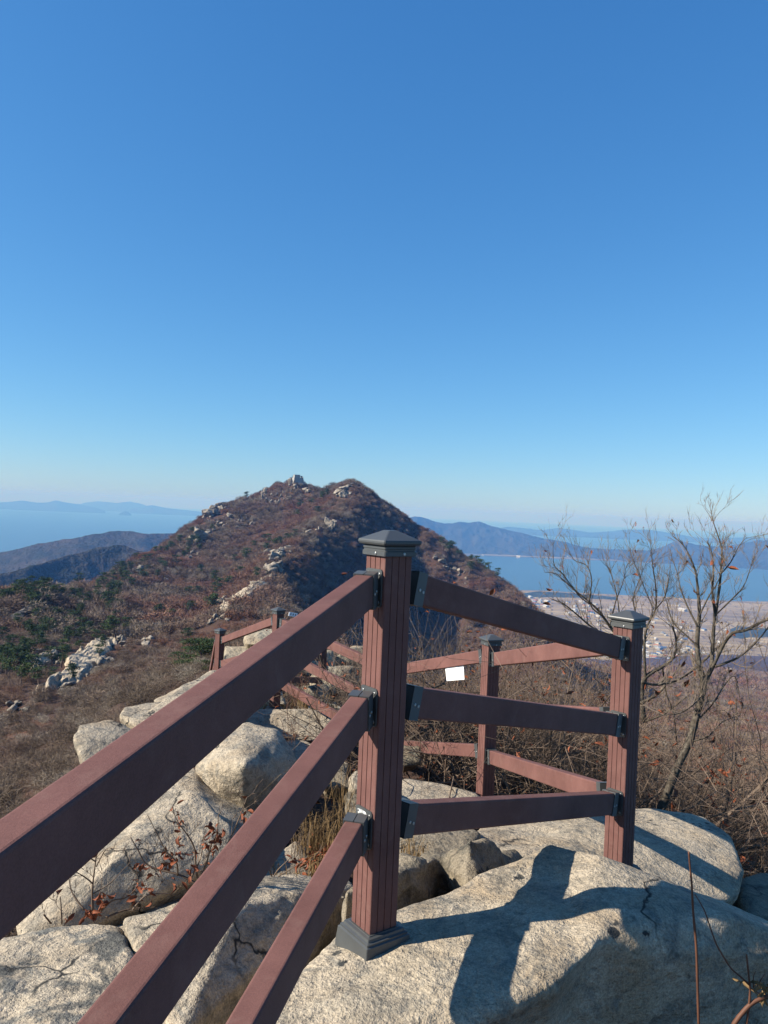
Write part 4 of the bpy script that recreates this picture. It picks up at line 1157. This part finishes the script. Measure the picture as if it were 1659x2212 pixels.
def grow(mb, p, d, length, r, level, rnd, tips, up=0.25, wander=0.25, kids=(3, 5), sides=3, ang=(0.5, 1.0)):
    n = 4 if level > 1 else 3
    pts, rad = [p.copy()], [r]
    q = p.copy(); dd_ = d.normalized()
    for k in range(n):
        dd_ = (dd_ + Vector((rnd.gauss(0, wander), rnd.gauss(0, wander), rnd.gauss(0, wander) + up * 0.3))).normalized()
        q = q + dd_ * (length / n)
        pts.append(q.copy()); rad.append(r * (1 - 0.62 * (k + 1) / n))
    mb.tube(pts, rad, sides, False)
    if level <= 0:
        tips.append(pts[-1]); return
    for _ in range(rnd.randint(*kids)):
        f = rnd.uniform(0.25, 1.0); i = min(n - 1, int(f * n))
        b = pts[i].lerp(pts[i + 1], f * n - i)
        t = (pts[i + 1] - pts[i]).normalized()
        s = t.cross(Vector((rnd.uniform(-1, 1), rnd.uniform(-1, 1), rnd.uniform(-1, 1)))).normalized()
        a = rnd.uniform(*ang)
        grow(mb, b, t * math.cos(a) + s * math.sin(a) + Vector((0, 0, up)), length * rnd.uniform(0.38, 0.68), max(r * (1 - 0.6 * f) * 0.62, 0.0016), level - 1, rnd, tips, up, wander, kids, 3, ang)

def smooth_path(pts, n=4):
    out = []
    for i in range(len(pts) - 1):
        p0 = pts[max(i - 1, 0)]; p1 = pts[i]; p2 = pts[i + 1]; p3 = pts[min(i + 2, len(pts) - 1)]
        for k in range(n):
            t = k / n
            out.append(0.5 * ((2 * p1) + (p2 - p0) * t + (2 * p0 - 5 * p1 + 4 * p2 - p3) * t * t + (3 * p1 - p0 - 3 * p2 + p3) * t ** 3))
    out.append(pts[-1])
    return out

def traced_tree(name, label, limbs, depth, seed, twig_len, cat='tree', leaves=40, leaf_size=0.06, mats=('bark', 'twig', 'leaf'), twigs_per_m=9.0, level=1, wobble=0.12, rmin=0.0016, leaf_spots=(), up=0.35, slim=1.0):
    """limbs: (list of (px,py[,depth offset]), radius start, radius end)"""
    rnd = random.Random(seed)
    base = None
    wood, tw, lf = MB(), MB(), MB()
    tips = []
    for k, (path, r0, r1) in enumerate(limbs):
        r0, r1 = r0 * slim, r1 * slim
        off = rnd.uniform(-1, 1) * wobble * (0 if k == 0 else 1)
        pts = []
        for i, q in enumerate(path):
            dz = (q[2] if len(q) > 2 else 0.0)
            f = i / max(1, len(path) - 1)
            pts.append(P(q[0], q[1], depth + dz + off * f * 3))
        if base is None: base = pts[0].copy()
        sp = smooth_path(pts)
        m = len(sp)
        rr_ = [(r0 + (r1 - r0) * i / (m - 1)) * (1 + 0.10 * rnd.uniform(-1, 1)) for i in range(m)]
        wood.tube(sp, rr_, 7 if r0 > 0.012 else 5)
        tot = sum((sp[i + 1] - sp[i]).length for i in range(m - 1))
        for _ in range(int(tot * twigs_per_m)):
            f = rnd.uniform(0.15 if k else 0.45, 1.0); i = min(m - 2, int(f * (m - 1)))
            b = sp[i].lerp(sp[i + 1], rnd.random())
            t = (sp[i + 1] - sp[i]).normalized()
            s = t.cross(Vector((rnd.uniform(-1, 1), rnd.uniform(-1, 1), rnd.uniform(-1, 1)))).normalized()
            a = rnd.uniform(0.5, 1.05)
            grow(tw, b, t * math.cos(a) + s * math.sin(a) + Vector((0, 0, up)), twig_len * rnd.uniform(0.4, 1.1), max(rr_[i] * 0.45, rmin) if rr_[i] < 0.012 else rnd.uniform(0.0025, 0.005), level, rnd, tips, up, 0.16, (2, 4), 3, (0.4, 0.9))
        tips.append(sp[-1])
    for _ in range(leaves):
        if tips: leaf(lf, rnd.choice(tips), leaf_size * rnd.uniform(0.6, 1.2), rnd)
    for (x, y, w, h, n) in leaf_spots:
        for _ in range(n):
            leaf(lf, P(x + rnd.gauss(0, w), y + rnd.gauss(0, h), depth + rnd.uniform(-0.08, 0.08)), leaf_size * rnd.uniform(0.7, 1.35), rnd)
    root = tag(empty(name, base), label, cat)
    for mb_, nm, mt in ((wood, 'trunk' if cat == 'tree' else 'stem', mats[0]), (tw, 'twigs', mats[1]), (lf, 'dried_leaves', mats[2])):
        if not mb_.v: continue
        mb_.v = [(x - base.x, y - base.y, z - base.z) for x, y, z in mb_.v]
        mb_.build(nm, M[mt], root, True)
    return root

traced_tree('bare_tree', 'crooked leafless tree rising right of the right post', [
  ([(1422,1760),(1443,1710),(1460,1665),(1489,1603),(1500,1563),(1509,1532),(1517,1498),(1520,1472),(1511,1441)], 0.050, 0.034),
  ([(1511,1445),(1506,1398),(1508,1353),(1511,1323),(1509,1293),(1506,1260),(1500,1227),(1479,1182),(1454,1158)], 0.032, 0.004),
  ([(1517,1480),(1536,1443,0.1),(1539,1398,0.2),(1542,1353,0.2),(1544,1323,0.2),(1539,1278,0.2),(1541,1233,0.2),(1538,1197,0.2),(1527,1168,0.2)], 0.028, 0.006),
  ([(1546,1330,0.2),(1554,1269,0.2),(1557,1233,0.2),(1559,1188,0.2),(1550,1155,0.2),(1542,1131,0.2),(1535,1101,0.2)], 0.018, 0.003),
  ([(1517,1490),(1539,1443),(1575,1374,-0.2),(1611,1361,-0.3),(1659,1338,-0.4),(1720,1322,-0.5)], 0.022, 0.010),
  ([(1545,1440),(1563,1434),(1596,1419),(1629,1392,0.2),(1659,1356,0.4),(1690,1310,0.5)], 0.016, 0.007),
  ([(1386,1473,-0.2),(1416,1479,-0.2),(1461,1470,-0.1),(1506,1440),(1548,1401),(1572,1382)], 0.017, 0.012),
  ([(1557,1240,0.2),(1578,1215,0.3),(1596,1180,0.3),(1614,1160,0.3)], 0.010, 0.002),
  ([(1544,1330,0.2),(1575,1300,0.1),(1605,1268),(1620,1230),(1628,1200)], 0.011, 0.003),
  ([(1511,1330),(1530,1290,-0.1),(1548,1262,-0.2),(1560,1230,-0.2),(1572,1195,-0.2)], 0.010, 0.002),
  ([(1508,1355),(1485,1310),(1470,1270),(1462,1235),(1452,1205)], 0.012, 0.002),
  ([(1511,1400),(1480,1370),(1455,1345),(1440,1300),(1432,1262)], 0.012, 0.003),
  ([(1517,1500),(1500,1520,-0.3),(1470,1540,-0.5),(1430,1545,-0.6)], 0.012, 0.003),
  ([(1500,1563),(1540,1520),(1565,1480,0.2),(1588,1462,0.3),(1600,1520,0.3)], 0.012, 0.003),
  ([(1489,1603),(1530,1590),(1560,1560,0.2),(1600,1545,0.3)], 0.010, 0.003),
  ], 6.6, 11, 0.23, leaves=26, leaf_size=0.06, twigs_per_m=19.0, level=2, rmin=0.0025, slim=0.75, mats=('bark', 'twig_pale', 'leaf'))
traced_tree('bare_tree', 'many-limbed leafless tree spreading behind the right post cap', [
  ([(1392,1560),(1386,1500),(1392,1467),(1410,1452),(1431,1440),(1455,1419),(1461,1383),(1452,1353)], 0.034, 0.010),
  ([(1388,1520),(1360,1450),(1345,1400),(1330,1370),(1317,1353),(1296,1323),(1275,1302),(1245,1278),(1221,1257),(1200,1239),(1176,1236)], 0.026, 0.003),
  ([(1300,1330),(1275,1305),(1278,1251),(1266,1221),(1239,1209),(1224,1176)], 0.012, 0.002),
  ([(1275,1305),(1251,1287),(1215,1239),(1197,1221),(1195,1172)], 0.010, 0.002),
  ([(1395,1480),(1392,1400),(1398,1353),(1416,1317),(1416,1263),(1410,1221),(1404,1158)], 0.018, 0.003),
  ([(1416,1317),(1437,1287),(1446,1239),(1451,1198)], 0.010, 0.002),
  ([(1392,1400),(1372,1320),(1368,1290),(1383,1248),(1398,1210)], 0.011, 0.002),
  ([(1345,1400),(1335,1302),(1323,1250),(1312,1222)], 0.010, 0.002),
  ([(1317,1353),(1330,1300),(1345,1260),(1352,1225)], 0.009, 0.002),
  ([(1412,1317),(1392,1270),(1370,1215),(1358,1182)], 0.009, 0.002),
  ([(1350,1420),(1300,1370),(1272,1350),(1248,1329),(1218,1305),(1191,1294)], 0.016, 0.005),
  ([(1380,1520),(1420,1500,-0.2),(1445,1470,-0.3),(1470,1440,-0.3)], 0.018, 0.006),
  ([(1388,1560),(1430,1545,-0.2),(1465,1520,-0.3),(1490,1500,-0.3)], 0.014, 0.004),
  ([(1431,1440),(1440,1500,0.3),(1455,1540,0.3),(1462,1600,0.3),(1470,1650,0.3)], 0.012, 0.006),
  ], 7.6, 12, 0.26, leaves=24, leaf_size=0.06, twigs_per_m=19.0, level=2, rmin=0.0027, slim=0.8, mats=('bark', 'twig_pale', 'leaf'))

# twiggy shrub kinds, shared meshes
def shrub_proto(seed, stems=8, h=1.5, leaves=18, level=2, kids=(5, 8)):
    rnd = random.Random(seed); tw, lf = MB(), MB(); tips = []
    for _ in range(stems):
        an = rnd.uniform(0, 6.28); sp = rnd.uniform(0.15, 1.3)
        grow(tw, Vector((math.cos(an) * 0.12, math.sin(an) * 0.12, -0.1)), Vector((math.cos(an) * sp, math.sin(an) * sp, 1.0)), h * rnd.uniform(0.6, 1.05), rnd.uniform(0.007, 0.013), level, rnd, tips, 0.16, 0.24, kids, 4, (0.5, 1.25))
    for _ in range(leaves): leaf(lf, rnd.choice(tips), rnd.uniform(0.04, 0.075), rnd)
    root = empty('bare_shrub'); tw.build('twigs', M['twig'], root); lf.build('dried_leaves', M['leaf'], root)
    return root
SHRUBS = [shrub_proto(500 + k, leaves=(40 if k % 2 else 14)) for k in range(6)]
used_shrub = [False] * 6
def shrub(px, d, s, label, group, dz=0.0, rnd=random):
    i = rnd.randrange(6)
    if used_shrub[i]: o = copy_tree(SHRUBS[i])
    else: o = SHRUBS[i]; used_shrub[i] = True
    a = P(px, 1400, d).x
    z = float(ground(np.array([a]), np.array([d]))[0])
    o.location = (a, d, z + dz); o.rotation_euler = (0, 0, rnd.uniform(0, 6.28)); o.scale = (s * rnd.uniform(0.85, 1.2), s * rnd.uniform(0.85, 1.2), s * rnd.uniform(0.9, 1.1))
    tag(o, label, 'shrub', group)
rs = random.Random(91)
for k in range(62):
    shrub(rs.uniform(880, 1340), rs.uniform(6.8, 13.5), rs.uniform(0.7, 1.2), 'tangled bare shrub in the thicket behind the right side of the railing', 'shrubs in the thicket', rnd=rs)
for k in range(16):
    shrub(rs.uniform(680, 800), rs.uniform(11.5, 17.0), rs.uniform(0.8, 1.2), 'grey bare shrub in the tangle between the rails left of the central post', 'shrubs left of the central post', rnd=rs)
for k in range(40):
    shrub(rs.uniform(1385, 1730), rs.uniform(7.5, 17.0), rs.uniform(1.1, 2.2), 'bare shrub on the slope below the crooked tree', 'shrubs below the crooked tree', rnd=rs)
for k in range(5):
    shrub(rs.uniform(1600, 1720), rs.uniform(4.9, 6.6), rs.uniform(0.35, 0.6), 'small bare shrub beyond the right end of the boulders', 'shrubs at the right edge', rnd=rs)

# thin leafless branch poking out in front of the thicket
traced_tree('fallen_branch', 'pale crooked branch sticking out of the thicket beside the dark block', [
  ([(880,1600),(905,1585),(940,1565),(975,1548),(1000,1538)], 0.016, 0.008), ([(960,1476),(930,1490),(900,1510),(885,1525)], 0.012, 0.006)], 7.4, 77, 0.25, cat='branch', leaves=0, twigs_per_m=5)

# red-leaved twigs in front of the sloping boulder
Z5 = lambda x, y: (x * 0.3255, 1458 + y * 0.3255)
L5 = lambda *pts: [Z5(*q) for q in pts]
traced_tree('leafy_twig_shrub', 'low shrub with curled red-brown leaves between the left rails', [
  (L5((1420,1480),(1310,1395),(1220,1340),(1130,1310),(1040,1290),(960,1245),(920,1170),(865,1075)), 0.0065, 0.002),
  (L5((1320,1395),(1300,1270),(1290,1150),(1250,1070),(1190,990),(1155,920)), 0.005, 0.0015),
  (L5((1330,1390),(1420,1270),(1480,1180),(1540,1060),(1600,920),(1640,810)), 0.005, 0.0015),
  (L5((1310,1395),(1370,1250),(1400,1130),(1440,1050),(1450,920)), 0.0045, 0.0015),
  (L5((1260,1360),(1330,1220),(1350,1100),(1400,1020)), 0.004, 0.0015),
  (L5((1180,1330),(1170,1240),(1110,1180),(1060,1090),(980,930)), 0.004, 0.0012),
  (L5((1500,1560),(1450,1440),(1400,1330),(1330,1300)), 0.004, 0.002),
  ], 3.02, 21, 0.10, cat='shrub', leaves=8, leaf_size=0.034, mats=('twig', 'twig', 'leaf'), twigs_per_m=13, level=1, wobble=0.05, rmin=0.0014, up=0.15,
  leaf_spots=[(*Z5(1195,990),3,5,4),(*Z5(1200,1070),3,5,3),(*Z5(1180,905),2,4,2),(*Z5(1110,1190),6,8,7),(*Z5(1170,1190),6,8,7),(*Z5(1110,1260),8,6,10),(*Z5(960,1250),8,5,6),(*Z5(1400,1030),8,7,8),(*Z5(1460,1040),6,8,7),(*Z5(1420,1140),8,8,8),(*Z5(1355,1110),4,5,3),(*Z5(1280,1260),7,6,5),(*Z5(1290,1180),3,4,3),(*Z5(1450,1210),5,5,3),(*Z5(1040,1330),6,3,3),(*Z5(1620,920),5,5,4),(*Z5(1340,1260),4,3,2),(*Z5(1260,1330),4,4,3),(*Z5(1170,1360),5,3,3)])
traced_tree('leafy_twig_shrub', 'sparse dark twigs with a few leaf bunches low on the sloping boulder', [
  (L5((615,1560),(612,1450),(618,1370),(635,1230),(640,1140)), 0.005, 0.0018),
  (L5((616,1385),(560,1340),(490,1300)), 0.0035, 0.0015), (L5((635,1240),(590,1200),(640,1150)), 0.003, 0.0012),
  (L5((640,1270),(700,1160),(735,1150)), 0.0025, 0.001), (L5((560,1560),(500,1480),(470,1420),(455,1330)), 0.004, 0.0015),
  (L5((620,1450),(720,1390),(800,1310),(870,1240)), 0.003, 0.001), (L5((640,1600),(740,1500),(830,1480),(900,1420),(930,1370)), 0.004, 0.0015),
  (L5((410,1650),(405,1540),(400,1470)), 0.0035, 0.002), (L5((340,1650),(290,1590)), 0.0035, 0.003),
  (L5((880,1560),(960,1470),(1060,1450),(1170,1460)), 0.004, 0.0015), (L5((700,1610),(830,1560),(960,1540)), 0.004, 0.002),
  ], 2.98, 22, 0.10, cat='shrub', leaves=4, leaf_size=0.034, mats=('twig', 'twig', 'leaf'), twigs_per_m=15, level=1, wobble=0.04, rmin=0.0014, up=0.2,
  leaf_spots=[(*Z5(660,1470),6,6,9),(*Z5(595,1560),8,6,10),(*Z5(690,1510),8,4,7),(*Z5(650,1590),6,4,6),(*Z5(900,1480),6,8,5),(*Z5(930,1450),6,5,4),(*Z5(920,1360),6,3,3),(*Z5(1000,1420),4,4,3),(*Z5(600,1600),8,4,6),(*Z5(440,1640),3,4,2)])
traced_tree('twig_shrub', 'fine grey twigs in front of the cracked boulder by the lowest left rail', [
  ([(585,1905),(600,1880),(625,1855),(640,1835)], 0.004, 0.001), ([(590,1900),(640,1870),(665,1850)], 0.003, 0.001), ([(590,1900),(580,1870),(590,1850)], 0.003, 0.001), ([(575,1900),(560,1875)], 0.003, 0.001)], 3.25, 23, 0.12, cat='shrub', leaves=3, leaf_size=0.03, mats=('twig', 'twig', 'leaf'), twigs_per_m=26, level=1, wobble=0.05, rmin=0.001)
traced_tree('twig_shrub', 'fine reddish weeds in front of the flat topped pale block', [
  ([(640,1700),(637,1600),(640,1500)], 0.0022, 0.001), ([(628,1690),(622,1560),(620,1510)], 0.002, 0.001), ([(690,1690),(700,1640),(720,1610)], 0.003, 0.001), ([(680,1690),(670,1640),(665,1610)], 0.003, 0.001), ([(700,1690),(735,1640),(745,1620)], 0.003, 0.001)], 5.6, 24, 0.22, cat='shrub', leaves=6, leaf_size=0.03, mats=('twig', 'twig_red', 'leaf'), twigs_per_m=16, level=1, wobble=0.05, rmin=0.0012)

# red stems in front of the big boulder, lower right
Z6 = lambda x, y: (1350 + x * 0.1862, 1836 + y * 0.1862)
L6 = lambda *pts: [Z6(*q) for q in pts]
def stems(name, label, limbs, depth, seed, spots):
    return traced_tree(name, label, limbs, depth, seed, 0.06, cat='sapling', leaves=0, leaf_size=0.028, mats=('twig_red', 'twig', 'straw'), twigs_per_m=1.5, level=0, wobble=0.0, rmin=0.0008, leaf_spots=spots)
stems('bare_sapling', 'single slender red stem standing before the dark rock face', [(L6((860,2300),(855,2019),(840,1500),(825,1100),(790,700),(775,400),(755,200),(740,20)), 0.0042, 0.0022)], 1.95, 31, [])
stems('bare_sapling', 'arching brown stem with yellow blades in the bottom right corner', [
  (L6((1400,2300),(1412,2019),(1440,1800),(1450,1600),(1430,1400),(1410,1210)), 0.0036, 0.002), (L6((1450,1570),(1330,1460),(1230,1370),(1140,1230),(1060,1090),(990,900),(930,720),(860,590),(810,510)), 0.0028, 0.0012),
  (L6((1150,2250),(1270,2019),(1380,1870),(1500,1760),(1700,1680)), 0.0060, 0.0055), (L6((1450,1600),(1520,1640),(1600,1700)), 0.0018, 0.001), (L6((1490,1600),(1490,1480),(1515,1400)), 0.0012, 0.0008), (L6((1530,1600),(1570,1520),(1620,1440)), 0.0014, 0.0008)],
  1.90, 32, [(*Z6(1350,1530), 2, 1.5, 3), (*Z6(1640,1640), 4, 6, 14), (*Z6(1600,1580), 4, 3, 6), (*Z6(1650,1720), 3, 4, 6)])

# ------------------------------------------------------------------ dry grass
def tuft(name, label, spots, depth, n, h, seed, mat='straw', wid=0.0022):
    rnd = random.Random(seed); mb = MB()
    c0 = P(spots[0][0], spots[0][1], depth)
    for _ in range(n):
        s = rnd.choice(spots)
        p = P(s[0] + rnd.gauss(0, s[2]), s[1] + rnd.gauss(0, s[3]), depth + rnd.gauss(0, 0.14)) - c0
        L = h * rnd.uniform(0.35, 1.15); an = rnd.uniform(0, 6.28); b = rnd.uniform(0.15, 1.15)
        o_ = Vector((math.cos(an), math.sin(an), 0)); sd = Vector((-o_.y, o_.x, 0)).lerp(Vector((1, 0, 0)), 0.4).normalized() * wid * rnd.uniform(0.6, 1.4)
        pt = [p, p + o_ * L * 0.12 * b + Vector((0, 0, L * 0.45)), p + o_ * L * 0.45 * b + Vector((0, 0, L * (0.85 - 0.2 * b))), p + o_ * L * (0.95 * b) + Vector((0, 0, L * (1.0 - 0.65 * b)))]
        mb.add([pt[0] - sd, pt[0] + sd, pt[1] - sd, pt[1] + sd, pt[2] - sd * 0.7, pt[2] + sd * 0.7, pt[3]], [(0, 1, 3, 2), (2, 3, 5, 4), (4, 5, 6)])
    o = mb.build(name, M[mat]); o.location = c0
    return tag(o, label, kind='stuff')
tuft('dry_grass', 'tall golden dry grass in the gap left of the central post', [(700, 1850, 28, 14), (735, 1830, 14, 25), (670, 1845, 18, 10)], 3.95, 420, 0.26, 41, wid=0.0013)
tuft('dry_grass', 'thin dry stalks standing behind the golden grass', [(745, 1760, 16, 20), (720, 1780, 20, 20)], 4.5, 60, 0.45, 42, wid=0.0013)
tuft('dry_grass', 'short straw around the cracked boulder', [(640, 1905, 40, 6), (690, 1890, 12, 8)], 3.5, 160, 0.10, 43, wid=0.0018)
tuft('dry_grass', 'straw between the stones under the thicket', [(880, 1850, 14, 10), (900, 1870, 10, 6)], 3.55, 90, 0.14, 44, wid=0.0018)
tuft('dry_grass', 'dry grass clump behind the post on the pale block', [(650, 1545, 16, 4), (700, 1550, 14, 6)], 10.3, 220, 0.38, 45, wid=0.005)
rnd = random.Random(46); mb = MB()
cl0 = P(720, 1850, 3.8)
for (x, y, w, h, n, d) in [(715, 1845, 26, 12, 130, 3.85), (690, 1868, 22, 8, 60, 3.7), (505, 1830, 16, 8, 26, 3.75), (470, 1600, 10, 5, 8, 5.2)]:
    for _ in range(n):
        leaf(mb, P(x + rnd.gauss(0, w), y + rnd.gauss(0, h), d + rnd.gauss(0, 0.05)) - cl0, rnd.uniform(0.03, 0.06), rnd)
o = mb.build('leaf_litter', M['leaf']); o.location = cl0
tag(o, 'fallen red-brown leaves caught between the boulders', kind='stuff')

# fallen leaves and debris over the ground under the thicket
rnd = random.Random(47); mb = MB(); xs, ys = [], []
for _ in range(2600):
    d = rnd.uniform(3.2, 15.0); xs.append(rnd.uniform(-0.2, 0.55) * d); ys.append(d)
zs = ground(np.array(xs), np.array(ys))
for x, y, z in zip(xs, ys, zs): leaf(mb, Vector((x, y, z + 0.01)), rnd.uniform(0.04, 0.09), rnd)
tag(mb.build('leaf_litter', M['leaf']), 'dead leaves strewn over the ground under the thicket', kind='stuff')

# ------------------------------------------------------------------ villages on the plain and across the water
roofs = [NT('roof_blue').done((0.06, 0.11, 0.22), 0.6), NT('roof_grey').done((0.22, 0.23, 0.24), 0.7), NT('roof_red').done((0.34, 0.13, 0.08), 0.7), NT('roof_white').done((0.42, 0.42, 0.42), 0.5)]
M['wall'] = NT('house_wall').done((0.34, 0.33, 0.30), 0.8)
def house_proto(k):
    root = empty('house')
    m2 = MB(); m2.box((0, 0, 2), 9, 13, 6); m2.build('wall', M['wall'], root)
    m2 = MB(); m2.add([(-5.2, -7.2, 4.9), (5.2, -7.2, 4.9), (5.2, 7.2, 4.9), (-5.2, 7.2, 4.9), (0, -7.2, 7.6), (0, 7.2, 7.6)], [(0, 1, 4), (2, 3, 5), (1, 2, 5, 4), (3, 0, 4, 5), (3, 2, 1, 0)])
    m2.build('roof', roofs[k], root)
    return root
HOUSES = [house_proto(k) for k in range(4)]
used_house = [False] * 4
def house(px, py, s, label, group, rnd, kinds=(0, 1, 2, 3, 3)):
    i = rnd.choice(kinds)
    if used_house[i]: o = copy_tree(HOUSES[i])
    else: o = HOUSES[i]; used_house[i] = True
    w = P(px, py, 1.0)
    d = 396.5 / max(0.02, -w.z); d = (396.5 + drop(d)) / max(0.02, -w.z)
    o.location = (w.x * d, d, -396.5 - drop(d)); o.rotation_euler = (0, 0, rnd.uniform(0, 3.14))
    o.scale = (s * rnd.uniform(0.7, 1.5), s * rnd.uniform(0.7, 1.7), s * rnd.uniform(0.7, 1.1))
    tag(o, label, 'house', group)
rh = random.Random(55)
for k in range(56): house(rh.gauss(1432, 42), rh.gauss(1408, 22), 0.85, 'small house in the large village right of the right post', 'houses of the large village', rh, (0, 0, 1, 2, 3, 3))
for k in range(22): house(rh.gauss(1160, 14), rh.gauss(1304, 7), 1.3, 'tiny house in the hamlet beside the mountain shoulder', 'houses of the hamlet', rh)
for k in range(20): house(rh.gauss(1275, 26), rh.gauss(1318, 8), 1.2, 'tiny house in the hamlet behind the bare branches', 'houses behind the branches', rh)
for k in range(44): house(rh.uniform(1180, 1659), rh.uniform(1298, 1470), 1.0, 'lone pale farm building out in the stubble fields', 'farm buildings in the fields', rh, (3, 3, 1, 0))
house(1577, 1443, 1.9, 'big white barn at the near edge of the fields', None, rh, (3,))
house(1475, 1320, 2.2, 'long white greenhouse near the shore', None, rh, (3,))
for k in range(46):
    a, b, w = rh.choice([(1000, 1190, 10), (1045, 1193, 26), (1080, 1192, 22), (1010, 1196, 20), (1180, 1201, 60), (1560, 1210, 60), (1330, 1203, 30)])
    house(rh.gauss(a, w), min(b + rh.gauss(0, 2.0), 1206 if a < 1400 else 1214), 2.0, 'white speck of a building on the far shore', 'buildings on the far shore', rh, (3, 3, 1))
M['sand'] = plain_noise('far_shore_sand', [(0.35, (0.07, 0.06, 0.045)), (0.65, (0.20, 0.17, 0.125))], 0.004, 0.95, 0.05)
aa = np.linspace(0.02, 0.62, 160); tt = np.linspace(0, 1, 6)
T_, A_ = np.meshgrid(tt, aa, indexing='ij')
fr = 7150 + 160 * fbm(aa * 14, aa * 0, 0, 4, 61)
D_ = fr[None, :] + T_ * 520
tag(link('far_shore', np_mesh('far_shore', np.stack([A_ * D_, D_, -398.2 - drop(D_) + 10 * T_], -1).reshape(-1, 3), grid_quads(6, 160), M['sand'])), 'sandy shore at the foot of the mountain across the channel', kind='structure')
# ------------------------------------------------------------------ haze
kz = bpy.data.materials.new('haze_air'); kz.use_nodes = True
nt = kz.node_tree
nt.nodes.remove(nt.nodes['Principled BSDF'])
pv = nt.nodes.new('ShaderNodeVolumePrincipled')
pv.inputs['Color'].default_value = (0.10, 0.28, 0.70, 1)
pv.inputs['Absorption Color'].default_value = (0.776, 0.64, 0.189, 1)   # short waves scatter most, as in real air
pv.inputs['Density'].default_value = 1.0 / 6600.0
pv.inputs['Anisotropy'].default_value = 0.0
nt.links.new(pv.outputs[0], nt.nodes['Material Output'].inputs['Volume'])
hb = MB()
HB = 66000.0
hb.box((0, 0, (45.0 - 1000.0) / 2), 2 * HB, 2 * HB, 1045.0)
hz = hb.build('haze', kz)
tag(hz, 'pale blue haze filling the air to the horizon', kind='stuff')
